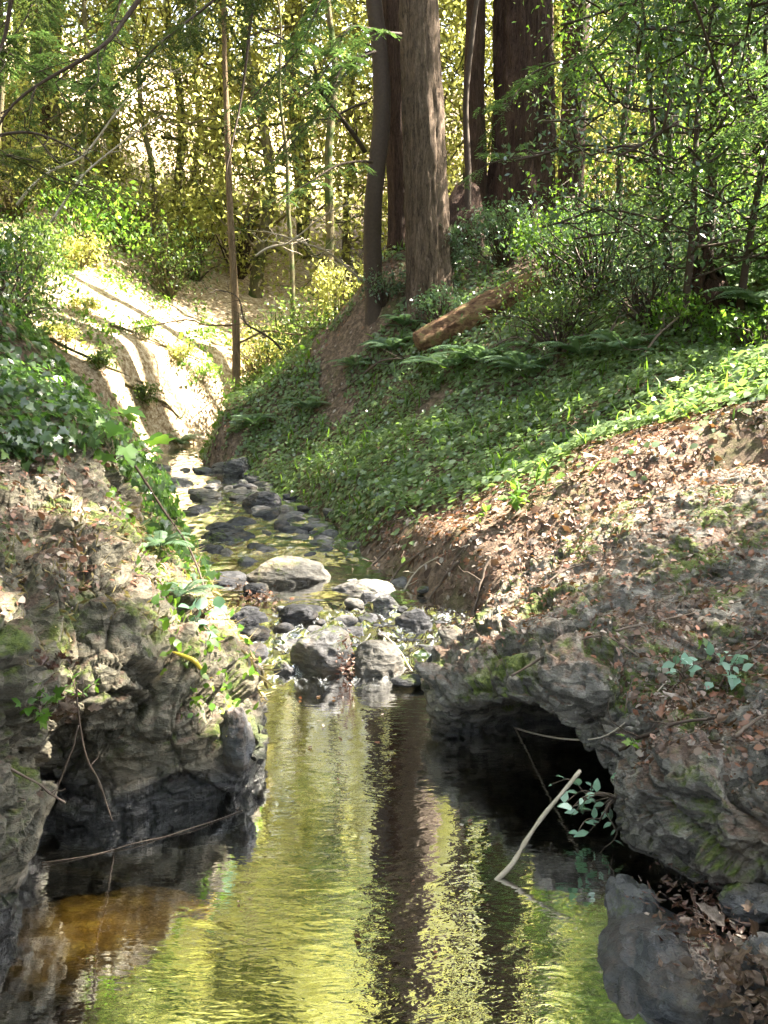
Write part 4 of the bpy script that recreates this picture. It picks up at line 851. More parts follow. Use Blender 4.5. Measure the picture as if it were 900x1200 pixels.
# ------------------------------------------------------------------ shrubs and ferns
def shrub(label, px, py, Y, wdt, hgt, lm, seed, per=26, nl=60, size=.05, base=None, name='shrub', cull=False, stem='twig_dark', shape='quad', wd=.5, group=None, cat='shrub', sig=.10):
    rr = np.random.default_rng(seed); b = np.array(base if base is not None else P(px, py, Y), float)
    gzv = float(gz(b[0], b[1])[0]); b[2] = gzv
    tr = Acc(); lv = Acc(); cs = []
    for i in range(nl):
        az = rr.uniform(0, 2*np.pi); el = rr.random()**.6; f = rr.random()**.4
        p1 = b + np.array([math.cos(az)*wdt/2*f*math.sqrt(1-(el*.85)**2), math.sin(az)*wdt/2*f*math.sqrt(1-(el*.85)**2), hgt*(.12+.88*el)*(.6+.4*f)])
        if i % 2 == 0: limb(tr, b-[0,0,.05], p1, .012*wdt, .003, seed*7+i, n=6, sides=4, wob=.07, sag=.1)
        cs.append(p1)
    leaf_clumps(lv, cs, sig*max(wdt, .6), per, size, rr, shape=shape, width=wd, cull=cull, flat=.7)
    t = empty(name, tuple(b), label, cat, group)
    tr.V = [v-b for v in tr.V]; lv.V = [v-b for v in lv.V]
    link('stem', tr.mesh('stem', M[stem]), t); link('foliage', lv.mesh('foliage', M[lm]), t); return t
SH = [('pale blue-green glossy shrub above the fallen log beside the massive redwood base', 588,300,12.4,1.25,.85,'leaf_blue',601,34,70,.065),
      ('dark leafy climber bush clinging to the right foot of the furrowed grey-brown trunk', 522,300,12.0,.55,.95,'leaf_blue',602,22,50,.06),
      ('bright yellow-green bush glowing just right of the fallen log', 655,310,11.0,1.3,1.15,'leaf_bright',603,34,70,.055),
      ('soft green bush above the right end of the fallen log', 700,330,10.2,1.7,1.25,'leaf_blue',604,34,90,.045),
      ('grey-green fine-leaved shrub below the bright yellow-green bush', 655,390,9.6,1.5,.75,'leaf_green',605,34,80,.045),
      ('tangled dull green shrub left of the dark stump clump', 760,370,9.0,1.4,.8,'leaf_blue',606,26,70,.045),
      ('low shrub with pale leaves in front of the dark stump clump', 800,385,8.5,.8,.45,'leaf_bright',607,20,40,.06),
      ('fresh green shrub behind the dark stump clump at right', 860,300,10,1.5,1.2,'leaf_bright',608,28,70,.055),
      ('low leafy shrub at the right edge below the ferns', 890,400,7.8,.9,.45,'leaf_bright',609,22,40,.06),
      ('small blue-green shrub at the left foot of the furrowed grey-brown trunk', 450,320,12.1,.7,.5,'leaf_blue',610,22,40,.05),
      ('low pale shrub in front of the furrowed grey-brown trunk base', 515,365,11.5,.7,.45,'leaf_blue',611,24,40,.055),
      ('dark green shrub rising at the left edge above the ivy crest', -10,360,9.0,1.6,1.15,'leaf_green',612,30,80,.06),
      ('dense dark green bush at the left edge above the upper end of the bright slope', 12,310,12.6,1.5,1.2,'leaf_green',622,34,80,.07),
      ('olive bush overhanging the upper left rim of the bright slope', 40,330,14.8,1.3,.9,'leaf_green',623,34,80,.075),
      ('golden leafy bush on the rim of the bright slope left of the broad-leaved bush', 95,350,16.6,1.1,.6,'leaf_gold',624,30,60,.075),
      ('dark shrub at the far left edge close to the ivy crest', -20,420,7.5,1.0,.6,'ivy_near',613,26,50,.06),
      ('broad-leaved sunlit bush on top of the bright slope at left', 105,350,17.5,2.4,1.5,'leaf_bright',614,20,80,.13),
      ('dark olive bush on the bright slope left of the slim orange-brown trunk', 200,370,18.2,2.0,1.5,'leaf_green',615,30,80,.08),
      ('golden bush at the foot of the slim orange-brown trunk', 305,395,17.4,1.6,1.1,'leaf_gold',616,30,80,.08),
      ('olive tangled bush between slim orange-brown trunk and dark bank', 365,385,16,2.0,1.6,'leaf_green',617,30,80,.08),
      ('small golden bush at the left edge of the dark bank', 405,340,15.5,1.4,1.4,'leaf_gold',618,30,60,.08),
      ('brown-green bush far left behind the bright slope', 20,300,17.5,2.4,1.8,'leaf_gold',619,30,90,.09),
      ('leafy bush far left between bright slope and leaning pale stem', 150,300,19.5,2.4,2.0,'leaf_gold',620,30,90,.09),
      ('low green bush at the right end of the bright slope', 292,425,14.2,.8,.4,'leaf_green',621,22,40,.06)]
for s in SH:
    shrub(s[0], *s[1:4], s[4], s[5], s[6], s[7], per=s[8], nl=s[9], size=s[10], stem='bark_olive' if s[7] > 613 else 'twig_dark', cull=False)
rs = np.random.default_rng(630)
for i, (a_, b_, lb) in enumerate([(70,395,'small bush at the upper left end of the bright slope'),(120,430,'little sunlit bush in the middle of the bright slope'),(165,395,'scrubby bush on the upper part of the bright slope'),(215,420,'sunlit scrub right of the middle of the bright slope'),(175,470,'low scrub near the foot of the bright slope'),(240,445,'sunlit scrub beside the foot of the slim orange-brown trunk'),(100,360,'bush along the top rim of the bright slope')]):
    q = on_ground(a_, b_, 12.3); shrub(lb, 0, 0, 0, rs.uniform(.4,.75), rs.uniform(.22,.42), ['leaf_gold','leaf_green','leaf_bright'][i % 3], 630+i, per=22, nl=34, size=.06, base=(q[0], q[1], 0), stem='twig_pale')
rr0 = np.random.default_rng(640)
for i in range(16):
    shrub('golden understorey bush in the sunlit woods behind', 0, 0, 0, rr0.uniform(1.8,3), rr0.uniform(1.6,3), 'leaf_gold', 640+i, per=34, nl=70, size=.12, base=(rr0.uniform(-13,9), rr0.uniform(18,26), 0), group='golden bushes of the woods behind', cull=False)

def frond(acc, p0, d, L_, rr, need=None, a=.5, up=.9):
    n = 14; t = np.linspace(0,1,n); d = np.array(d)/np.linalg.norm(d); hz = np.array([d[0], d[1], 0]); hz = hz/np.linalg.norm(hz)
    ang = np.linspace(math.radians(65*up), math.radians(-25), n); st = np.stack([np.cos(ang)*hz[0], np.cos(ang)*hz[1], np.sin(ang)], 1)*L_/n
    pts = np.array(p0)+np.cumsum(st, 0); V, F = tube(pts, .0035*(1-.7*t), 3); acc.add(V, F, a)
    K = 22; tt = np.linspace(.12, .99, K); b = catmull(pts, tt*(n-1)); ax = nrm(catmull(nrm(st), tt*(n-1))); sd = nrm(np.cross(ax, [0,0,1.]))
    ln = L_*.20*np.sin(np.pi*(tt*.86+.10))**.7
    for s in (1, -1):
        leaf_mesh(acc, b, sd*s+ax*.35+np.array([0,0,-.15]), np.cross(sd, ax)+rr.normal(size=b.shape)*.12, ln, .24, .15, 'leaf', np.full(K, a))
def fern(label, base, L_, nf, seed, name='fern', group=None, az=None, lm='fern'):
    rr = np.random.default_rng(seed); A_ = Acc(); b = np.array(base, float)
    for i in range(nf):
        t = (i*2.4 if az is None else rr.uniform(*az)); frond(A_, (0,0,0), (math.cos(t), math.sin(t), 0), L_*rr.uniform(.7,1.15), rr, a=rr.uniform(.15,.9), up=rr.uniform(.5,1.1))
    o = link(name, A_.mesh(name, M[lm]), loc=tuple(b)); return tag(o, label, 'fern', group)
FE = [('sword fern left of the lower end of the fallen log', 455,412,.5),('sword fern with arching fronds just below the lower end of the fallen log', 520,432,.5),
      ('blue-green fern in the ivy below the middle of the fallen log', 565,430,.6),('fern in the open ground right of the dark bank edge',415,430,.45),
      ('small fern in the ivy beneath the soft green bush', 610,440,.5),('fern with long arching fronds left of the tangled dull green shrub', 680,420,.55),
      ('large fern at the right edge behind the stump clump', 880,335,.75),('large blue-green fern at the far right edge of the picture', 905,300,.8),('fern hanging over the right edge above the low leafy shrub', 900,370,.6),
      ('pale fern at the foot of the furrowed grey-brown trunk', 470,385,.45),('small fern at the bottom of the ivy slope near the creek bend', 215,520,.4),('fern low on the ivy slope beside the creek', 300,500,.4),('fern in the middle of the ivy slope', 360,480,.4),('fern beside the lower left of the tangled shrub', 730,415,.5)]
for i, (lb, a, b, s) in enumerate(FE):
    q = on_ground(a, b, 6); fern(lb, q+[0,0,.02], s*1.15, 13, 700+i)
q, nq = on_bank('L', 215, 700); fern('small green fern tuft growing on the shaded side of the left bank', q+nq*.01, .16, 9, 720)
q, nq = on_bank('L', 190, 640); fern('fern growing at the ivy edge of the left bank above the vine twig', q+nq*.01, .22, 9, 721)

# ------------------------------------------------------------------ fallen log, stump clump
def log_thing(label, p0, p1, r0, r1, seed, matl, name='fallen_log', cat='log', sag=0, sides=40, n=70, k=.18):
    pts = curve_pts([p0, tuple((np.array(p0)*.6+np.array(p1)*.4)+[0,0,sag]), p1], n); rad = np.linspace(r0, r1, n)*(1+.12*fbm(pts*2, 2, seed))
    def dsp(pt, a, rd):
        q = np.stack([np.cos(a)[None]*3*np.ones((len(pt),1)), np.sin(a)[None]*3*np.ones((len(pt),1)), np.repeat(pt[:,0:1]*1.6, len(a), 1)], -1).reshape(-1,3)
        return rd[:,None]*(k*(1-2*np.abs(fbm(q*2, 4, seed))).reshape(len(pt), len(a)) + .22*fbm(q*.5, 2, seed+4).reshape(len(pt), len(a)))
    V, F = tube(pts, rad, sides, dsp); A_ = Acc(); A_.add(V-np.array(p0), F); o = link(name, A_.mesh(name, M[matl]), loc=tuple(p0)); return tag(o, label, cat)
p0 = np.array(P(490,404,11.0)); p1 = np.array(P(628,336,11.35)); g0 = gz(p0[0],p0[1])[0]; g1 = gz(p1[0],p1[1])[0]
log_thing('thick rotting brown log lying tilted on the bank below the redwoods', p0, p1, .13, .19, 5, 'bark_log')
q = on_ground(832, 365, 7); A_ = Acc(); rr = np.random.default_rng(8)
for i in range(11):
    a = rr.uniform(0, 6.28); limb(A_, q+[math.cos(a)*.16, math.sin(a)*.12,-.1], q+[math.cos(a)*.10+rr.normal()*.06, math.sin(a)*.1, rr.uniform(.35,.95)], .07, .015, 900+i, n=9, sides=8, wob=.06)
V, F = tube([tuple(q-[0,0,.15]), tuple(q+[0,0,.12]), tuple(q+[0,0,.3])], [.26,.2,.12], 20, bark_disp(3,.3)); A_.add(V, F); A_.V = [v-q for v in A_.V]
tag(link('stump', A_.mesh('stump', M['bark_red']), loc=tuple(q)), 'dark splintered stump clump with old sprouts on the right slope', 'stump')
# root-bound dark bank under the trunks: a big half-buried root plate
q = on_ground(535, 300, 10); A_ = Acc()
V, F = tube([P(528,330,13.0), P(540,262,13.2), P(548,218,13.3)], [.42,.33,.16], 28, bark_disp(6,.3)); A_.add(V-q, F)
tag(link('stump', A_.mesh('stump', M['bark_red']), loc=tuple(q)), 'broken dark stump filling the gap between the two thickest redwoods', 'stump')

# ------------------------------------------------------------------ stones
def boulder_mesh(seed, cuts=6, sub=4, rough=.06, sharp=.35):
    bm_ = __import__('bmesh').new(); __import__('bmesh').ops.create_icosphere(bm_, subdivisions=sub, radius=1.0)
    V = np.array([v.co[:] for v in bm_.verts]); F = np.array([[v.index for v in f.verts] for f in bm_.faces]); bm_.free()
    rr = np.random.default_rng(seed); V = V/np.linalg.norm(V, axis=1, keepdims=True)
    for i in range(cuts):
        d = rand_dirs_r(rr); c = rr.uniform(.62,.86); t = V@d; V -= np.outer(np.maximum(t-c, 0)*(.55+.4*sharp), d)
    V = V*(1+.16*fbm(V*1.1+seed, 3, seed)[:,None]+rough*fbm(V*4+seed, 4, seed+1)[:,None])
    if sub >= 5:
        w1, w2, wc, wt = worley(V*2.6+seed, seed+9, True); V = V*(1+(.05*(wc-.5)+.07*wt-.03*np.exp(-(w2-w1)/.08)+.015*fbm(V*14, 3, seed+2))[:,None]*min(1, rough/.06))
    return V, F
def rand_dirs_r(rr): v = rr.normal(size=3); return v/np.linalg.norm(v)
def boulder(label, c, dims, seed, matl, rz=0., name='boulder', cat='boulder', group=None, cuts=6, sharp=.35, sub=5, tilt=(0,0), rough=.06):
    V, F = boulder_mesh(seed, cuts, sub, rough, sharp); V = V*np.array(dims)/2
    o = link(name, mk_mesh(name, V, F, M[matl]), loc=tuple(c)); o.rotation_euler = (tilt[0], tilt[1], rz); return tag(o, label, cat, group)
def stone_px(label, px, py, Y, wpx, hpx, seed, matl, zoff=0., depth=.8, **kw):
    c = np.array(P(px, py, Y)); s = Y/FPX/.97; wdt = wpx*s; hgt = hpx*s*1.15
    return boulder(label, c, (wdt, wdt*depth, hgt), seed, matl, **kw)
stone_px('large dark grey boulder with mossy top standing in the pool inlet', 378,772,4.35, 80,74, 801,'stone_mid', rz=.3)
stone_px('rounded pale grey boulder right of the dark boulder at the pool inlet', 441,782,4.30, 66,56, 802,'stone_pale', rz=.2, cuts=3)
stone_px('broad flat pale sunlit boulder in the middle of the creek', 334,678,6.0, 104,44, 803,'stone_pale', cuts=4)
stone_px('dark rounded boulder upstream at the left side of the creek', 268,635,7.4, 66,32, 804,'stone_wet', cuts=4)
stone_px('black boulder at the right edge of the stony creek bed', 308,594,9.0, 46,32, 805,'stone_wet', cuts=4)
stone_px('purple-grey angular boulder at the far end of the creek bed', 278,552,11.2, 34,34, 806,'stone_mid', cuts=8, sharp=.6)
stone_px('dark flat rock left of the broad pale boulder', 262,684,5.9, 70,26, 807,'stone_wet', cuts=7)
stone_px('grey slab at the right creek edge behind the cascade', 425,698,5.7, 86,34, 808,'stone_mid', cuts=7)
stone_px('squat grey-brown stone at the right end of the cascade', 452,716,5.2, 34,34, 809,'stone_mid', cuts=7)
stone_px('blue-grey wet stone under the right bank beside the cascade', 484,732,4.9, 50,36, 810,'stone_wet', cuts=5)
stone_px('flat black wet stone at the left end of the cascade', 292,728,4.95, 44,24, 811,'stone_wet', cuts=6)
stone_px('black wet stone just below the flat one at the cascade left', 298,745,4.75, 40,22, 812,'stone_wet', cuts=6)
stone_px('dark glistening stone in the centre of the cascade', 350,722,4.95, 44,26, 813,'stone_wet', cuts=6)
stone_px('small rust-brown stone left of the dark inlet boulder', 334,786,4.25, 26,22, 814,'stone_wet', cuts=6)
stone_px('small wet stone against the right rock nose', 512,778,4.2, 26,22, 815,'stone_wet', cuts=6)
stone_px('low wet stone at the water edge right of the pale inlet boulder', 478,797,4.12, 44,10, 816,'stone_wet', cuts=5)
stone_px('dark stone at the left foot of the pale flat boulder', 300,690,5.6, 30,14, 817,'stone_wet', cuts=5)
stone_px('red-brown stone on the far edge of the upper pool', 432,702,5.45, 20,14, 818,'stone_wet', cuts=5)
# cobbles of the bed: several shapes copied many times
PR = []
for k in range(8):
    V, F = boulder_mesh(850+k, 8, 3, .08, .55); PR.append([mk_mesh('cobble', V*.5, F, M[m_]) for m_ in ('stone_wet','stone_mid','stone_pale')])
rr = np.random.default_rng(860)
def cobbles(n, y0, y1, s0, s1, label, group, wts, dlim=1.0, lift=.1):
    for i in range(n):
        y = rr.uniform(y0, y1); d = rr.uniform(-dlim, dlim); x = float(xc(y)+d*hw(y)); s = rr.uniform(s0, s1)*(1 if rr.random() < .8 else 1.4)
        g = float(gz(x, y)[0]); mi = rr.choice(3, p=wts); o = link('cobble', PR[rr.integers(8)][mi], loc=(x, y, max(g+s*.12, float(wz(y))-s*.28+lift*s*rr.random())))
        o.scale = (s*rr.uniform(.8,1.5), s*rr.uniform(.8,1.3), s*rr.uniform(.45,.75)); o.rotation_euler = (rr.normal()*.15, rr.normal()*.15, rr.uniform(0,6.28)); tag(o, label, 'stone', group)
cobbles(46, 4.35, 5.2, .05, .13, 'dark wet cobble in the foaming cascade above the pool', 'wet cobbles of the cascade', [.75,.2,.05], .95, .5)
cobbles(30, 5.5, 6.6, .06, .14, 'cobble along the edges of the small upper pool', 'cobbles around the upper pool', [.4,.4,.2], 1.15)
cobbles(60, 6.5, 8.6, .07, .24, 'grey cobble in the shallow stony creek bed', 'cobbles of the stony creek bed', [.35,.45,.2], 1.15, .2)
cobbles(80, 8.5, 12.0, .08, .26, 'cobble in the far end of the creek bed before the bend', 'cobbles of the far creek bed', [.3,.45,.25], 1.2, .35)
# ------------------------------------------------------------------ ledge and loose things at lower right
boulder('smooth blue-grey bedrock slab sloping into the pool at lower right', np.array(P(800,1090,2.12))+[.05,.0,-.16], (.62,.95,.34), 821, 'ledge', rz=-.35, name='bedrock_slab', cat='rock', cuts=7, sharp=.6, sub=5, tilt=(-.05,.28), rough=.03)
boulder('dark wet angular rock at the bottom right corner of the pool', np.array(P(783,1150,1.93))+[0,0,-.10], (.24,.42,.42), 822, 'ledge', rz=-.25, cuts=7, sharp=.75, sub=5, rough=.03)
boulder('lumpy grey stone edge between the slab and the hanging twigs', np.array(P(742,1050,2.28))+[.0,0,-.07], (.16,.34,.20), 823, 'stone_mid', rz=-.2, cuts=5, sub=5, rough=.12)
boulder('thin submerged grey rock fin beside the dark angular rock', np.array(P(738,1165,1.9))+[0,0,-.10], (.10,.30,.24), 824, 'ledge', rz=-.15, cuts=6, sub=4)
boulder('mossy grey stone wedged under the overhanging block at right', np.array(P(880,1060,2.12)), (.17,.14,.11), 825, 'stone_mid', cuts=5)
boulder('grey-green stone at the lower right edge of the picture', np.array(P(905,1130,1.9)), (.16,.2,.14), 826, 'stone_mid', cuts=5)
boulder('soil-covered rock beneath the dead leaves in the lower right corner', np.array(P(890,1210,1.78))+[.04,0,-.10], (.40,.5,.24), 827, 'rock_right', cuts=5, sub=5)
boulder('amber rock under water at lower left, coloured as if sunlit through the water', (-.80,2.34,-.165), (.74,.46,.22), 828, 'stone_mid', cuts=9, sharp=.8, sub=5, rz=.1, rough=.14).data.materials[0] = simple_mat('amber_sunlit_bed', [(.3,(.12,.05,.005)),(.5,(.36,.16,.02)),(.7,(.7,.38,.07))], 14, .8, .9, .03)  # amber bed tone with sunlight through brown water painted in
boulder('dark angular slab jutting from the nose of the left bank over the water', np.array(P(276,872,3.02)), (.15,.30,.26), 829, 'ledge', rz=.5, name='rock_slab', cat='rock', cuts=9, sharp=.9, tilt=(.15,.25))
def stick(label, ctrl, r0, r1, matl, name='stick', n=24, sides=8, seed=1, cat='stick', subs=0, slen=.1):
    pts = curve_pts(ctrl, n); rr = np.random.default_rng(seed); w = rr.normal(size=(8,3))*(.0015+r0*.22); pts = pts+catmull(w, np.linspace(0,7,n))
    A_ = Acc(); rad = np.linspace(r0, r1, n)*(1+.12*rr.normal(size=n)); V, F = tube(pts, rad, sides); A_.add(V, F)
    for k in range(subs):
        q = pts[rr.integers(n//5, n)]; d = rr.normal(size=3); d[2] = abs(d[2]); limb(A_, q, q+d/np.linalg.norm(d)*slen*rr.uniform(.4,1.2), r1*.9, r1*.35, seed*13+k, n=6, sides=5, wob=.12)
    c = pts[0].copy(); A_.V = [v-c for v in A_.V]; return tag(link(name, A_.mesh(name, M[matl]), loc=tuple(c)), label, cat)
stick('pale bleached stick poking out of the pool in front of the cave', [(np.array(P(583,1030,2.42))*1.35-np.array(P(678,903,2.60))*.35), P(583,1030,2.42), np.array(P(583,1030,2.42))*.5+np.array(P(678,903,2.60))*.5+[-.006,0,-.004], P(678,903,2.60)], .0085, .006, 'twig_pale', seed=3)
stick('thin fallen pole lying along the waterline under the left overhang', [(-1.08,2.50,.003), (-.88,2.58,.004), (-.68,2.70,.004), (-.50,2.84,.003)], .0018, .0012, 'twig', seed=4)
stick('thin pale twig jutting from the left edge over the black recess', [P(-15,885,2.2), P(20,905,2.25), P(55,925,2.3), P(76,940,2.32)], .0045, .003, 'twig', seed=5, subs=3, slen=.05)
stick('root hanging from the dead leaf clump down to the water at left', [P(88,800,2.52), P(96,870,2.55), P(112,910,2.6), P(132,962,2.66)], .0035, .002, 'twig', seed=6, subs=4, slen=.06)
stick('thin curved root above the waterline beside the black recess', [P(92,850,2.5), P(84,880,2.5), P(70,915,2.5), P(64,930,2.5)], .003, .002, 'twig', seed=7)
stick('dark vine twig arching down in front of the cobbles at left', [P(160,545,3.9), P(190,595,3.95), P(222,645,3.9), P(240,700,3.7), P(236,765,3.5)], .0065, .003, 'twig_dark', seed=8, subs=5, slen=.12, n=40)
stick('pale twig standing up between the right inlet boulder and the rock nose', [P(448,742,4.5), P(470,765,4.4), P(485,790,4.25), P(508,800,4.15)], .006, .004, 'twig_pale', seed=9)
stick('short driftwood branch on top of the broad flat boulder', [P(322,664,6.0), P(350,660,6.05), P(372,668,6.0)], .014, .008, 'twig', seed=11, subs=2)
stick('brown waterlogged stick lying just under the surface at lower left', [(-1.1,2.52,-.03),(-.95,2.5,-.03),(-.8,2.47,-.045)], .012, .006, 'bark_orange', seed=14)
for i, (a, b, c_, r, lb, mt) in enumerate([
    ((560,605),(640,565),(735,515),.013,'long brown branch lying along the lit strip at the top of the right bank','twig'),
    ((690,545),(780,540),(900,505),.012,'long dark branch lying across the top of the right bank at the right edge','twig_dark'),
    ((610,560),(660,535),(730,500),.011,'brown forked branch at the border of ivy and dead leaves','twig'),
    ((600,790),(690,745),(750,770),.005,'thin curved twig on the rough face of the right bank','twig'),
    ((600,850),(700,870),(780,800),.004,'thin twig above the cave mouth','twig_pale'),
    ((730,880),(770,850),(850,835),.007,'dark curved twig arching over the moss on the overhanging block','twig_dark'),
    ((840,800),(870,770),(905,745),.006,'dark twig near the small leafy plant on the right bank','twig_dark'),
    ((630,690),(670,660),(740,650),.005,'thin grey twig lying on the middle of the right bank','twig'),
    ((720,740),(790,720),(880,700),.005,'grey twig near the right edge of the rock bank','twig'),
    ((860,860),(885,845),(920,830),.007,'brown twig lying on the overhanging block at the right edge','twig'),
    ((470,700),(500,665),(545,640),.007,'root trailing down the dark bank beside the cascade','twig_pale')]):
    if i in (10,): pts = [tuple(on_ground(*q)+[0,0,.02]) for q in (a, b, c_)]
    else: pts = [tuple(sum(on_bank('R', *q)[0:1], np.zeros(3)) + on_bank('R', *q)[1]*.022) for q in (a, b, c_)]
    stick(lb, pts, r, r*.5, mt, seed=30+i, subs=3 if r > .006 else 1, slen=.15 if r > .006 else .06, sides=7)
for i, (a, b, lb) in enumerate([((690,430),(760,345),'dead grey stick leaning in the tangled shrub left of the stump clump'),((770,395),(700,375),'second dead stick crossing in the tangled shrub'),((745,425),(800,400),'short bare stick at the foot of the stump clump slope'),((830,480),(880,470),'dark rotten branch half buried in ivy at the right'),((700,395),(640,440),'grey dead branch lying in the ivy below the fine-leaved shrub'),((400,455),(500,425),'dark dead branch in the ivy below the dark bank'),((560,415),(640,420),'small fallen branch below the fallen log')]):
    g = on_ground(*a, 5.5); h = on_ground(*b, 5.5); stick(lb, [tuple(g), tuple((g+h)/2+[0,0,.22 if i != 3 else .03]), tuple(h+[0,0,.30 if i < 3 else .04])], .016 if i != 3 else .03, .007, 'twig' if i != 3 else 'twig_dark', seed=60+i, subs=8 if i != 3 else 2, slen=.35 if i != 3 else .15)
# many fine twigs in the litter are part of the duff
A_ = Acc(); Pb, nb_ = bank_points('R', 700, lambda U_,V_,G,N_: (V_ > 6.2) & (N_[...,2] > .3), 530); rr = np.random.default_rng(531); td = tangent_dir(nb_, rr)
for i in range(len(Pb)):
    l = rr.uniform(.03,.13); q = Pb[i]+nb_[i]*.006; V, F = tube(np.stack([q-td[i]*l*.5, q+nb_[i]*.004, q+td[i]*l*.5]), rr.uniform(.001,.0026), 4, cap=False); A_.add(V, F)
stuff('twig_litter', A_.mesh('twig_litter', M['twig']), 'fine broken twigs mixed with the dead leaves on the right bank', 'twigs')

for i, (a, b, c_, lb) in enumerate([((455,640),(430,665),(405,690),'pale root creeping down the soil face toward the creek'),((500,640),(470,668),(452,700),'second pale root beside the creek below the ivy'),((540,655),(515,680),(500,715),'brown root hanging over the dark soil next to the rock nose'),((575,650),(560,685),(548,715),'thin brown root on the soil face behind the rock nose')]):
    stick(lb, [tuple(on_ground(*q)+[0,-.02,.005]) for q in (a, b, c_)], .011, .005, 'twig', seed=90+i, subs=4, slen=.14)
# ------------------------------------------------------------------ small plants
def plant(label, base, dirs, L_, leaf, lm, seed, nst=6, npair=5, name='small_plant', sh='lobed', wdt=.8, stem='twig', up=.5):
    rr = np.random.default_rng(seed); tr = Acc(); lv = Acc(); b = np.array(base, float)
    for i in range(nst):
        d = np.array(dirs)+rr.normal(size=3)*.45; d /= np.linalg.norm(d); l = L_*rr.uniform(.6,1.2)
        pts = limb(tr, b, b+d*l, .0028, .0012, seed*5+i, n=9, sides=4, wob=.1, sag=.12)
        for k in range(npair):
            q = pts[int((.35+.65*(k+1)/npair)*8)]; e = rr.normal(size=3)*.8+d*.5
            leaf_mesh(lv, q[None], e[None], np.array([[rr.normal()*.35, rr.normal()*.35-.3, 1.]]), np.array([leaf*rr.uniform(.6,1.25)]), wdt, .25, sh, np.array([rr.random()]))
    t = empty(name, tuple(b), label, 'plant'); tr.V = [v-b for v in tr.V]; lv.V = [v-b for v in lv.V]
    link('stem', tr.mesh('stem', M[stem]), t); link('foliage', lv.mesh('foliage', M[lm]), t); return t
M['leaf_pale'] = leaf_mat('pale_blue_green_leaf', [(0,(.10,.2,.12)),(.6,(.22,.38,.28)),(1,(.35,.5,.4))], (.2,.4,.2), .25, .4)
q = np.array(P(722,935,2.62)); plant('pale blue-green leafy twigs hanging over the water right of the cave', q, (-.6,-.1,-.25), .17, .045, 'leaf_pale', 1001, 13, 3, stem='twig', sh='leaf', wdt=.55)
q, n_ = on_bank('R', 855, 800); plant('small plant with glossy leaves growing on the right bank near its edge', q, (0,-.2,.9), .13, .05, 'leaf_pale', 1002, 8, 3, sh='leaf', wdt=.7)
q, n_ = on_bank('R', 838, 770); plant('tiny plant with one bright green leaf on the right bank', q, (0,-.1,1), .09, .05, 'leaf_bright', 1003, 2, 2, wdt=.9)
q, n_ = on_bank('R', 800, 790); plant('low plant with blue-green leaves on the right bank above the block', q, (-.3,-.2,.8), .10, .045, 'leaf_pale', 1009, 6, 3, sh='leaf', wdt=.7)
q, n_ = on_bank('R', 742, 880); plant('bright green sprig at the left corner of the overhanging block', q, (-.4,-.3,.6), .07, .035, 'leaf_bright', 1004, 4, 2)
q, n_ = on_bank('L', 103, 815); plant('little bright green sprig beside the dead leaf clump at left', q+n_*.03, (.1,-.3,1), .09, .03, 'leaf_bright', 1005, 5, 5, sh='leaf', wdt=.35)
q = on_ground(600, 600, 5); plant('bright yellow-green sprig on the lit strip right of the creek', q, (0,-.2,1), .16, .07, 'leaf_bright', 1006, 7, 4, sh='leaf', wdt=.6)
q = on_ground(560, 612, 5); plant('small yellow-green sprig left of the brighter one on the lit strip', q, (0,-.2,1), .11, .06, 'leaf_bright', 1007, 4, 3, sh='leaf', wdt=.6)
q, n_ = on_bank('L', 140, 545); plant('broad bright green maple seedling leaves at the ivy crest', q+[0,0,.03], (.5,-.2,.5), .22, .13, 'leaf_bright', 1008, 6, 3, wdt=1.0)
q = on_ground(515, 745, 4.3); plant('green weeds at the foot of the dark bank beside the cascade', q, (-.3,-.2,.8), .14, .05, 'leaf_bright', 1010, 7, 4, sh='leaf', wdt=.6)
q, n_ = on_bank('L', 235, 720); plant('blue-green leaves sprouting on the shaded side of the left bank', q+n_*.01, (.4,-.5,.4), .14, .06, 'leaf_pale', 1011, 6, 3, sh='leaf', wdt=.8)
q, n_ = on_bank('L', 50, 830); plant('mossy green leaves on the near left rock under the dead leaves', q+n_*.01, (.4,-.5,.4), .07, .045, 'leaf_bright', 1012, 7, 3, wdt=.9)

# clumps of dead leaves
def leaf_heap(label, q, ext, n, sz, lm, seed, nrm_=(0,-.3,1), name='dead_leaves', shape='lobed', wdt=.8, cat='dead leaves', fold=.5):
    rr = np.random.default_rng(seed); q = np.array(q, float); Pn = rr.normal(size=(n,3))*np.array(ext)*.5; A_ = Acc()
    curled_leaves(A_, Pn, rr.normal(size=(n,3))*[1,1,.4], np.array(nrm_)+rr.normal(size=(n,3))*.5, sz*rr.uniform(.5,1.25,n), rr, wdt*.8, .35 if shape == 'lobed' else .1)
    return tag(link(name, A_.mesh(name, M[lm]), loc=tuple(q)), label, cat)
leaf_heap('damp red-brown dead leaves and needles heaped on the ledge under the block', np.array(P(825,1065,2.13))+[0,0,.0], (.15,.22,.035), 260, .028, 'litter_red', 1101, shape='leaf', wdt=.4)
leaf_heap('red needles and leaf scraps spilling along the edge of the smooth slab', np.array(P(838,1105,2.0))+[0,0,.01], (.12,.16,.04), 200, .024, 'litter_red', 1102, shape='leaf', wdt=.35)
leaf_heap('large curled tan oak leaves in the lower right corner', np.array(P(868,1130,1.85))+[0,0,.02], (.13,.13,.04), 34, .062, 'litter_tan', 1103, wdt=.6)
leaf_heap('grey shrivelled leaves below the tan ones at the bottom right edge', np.array(P(895,1180,1.72))+[0,0,.02], (.15,.14,.04), 150, .036, 'litter_tan', 1104, fold=.7, shape='leaf')
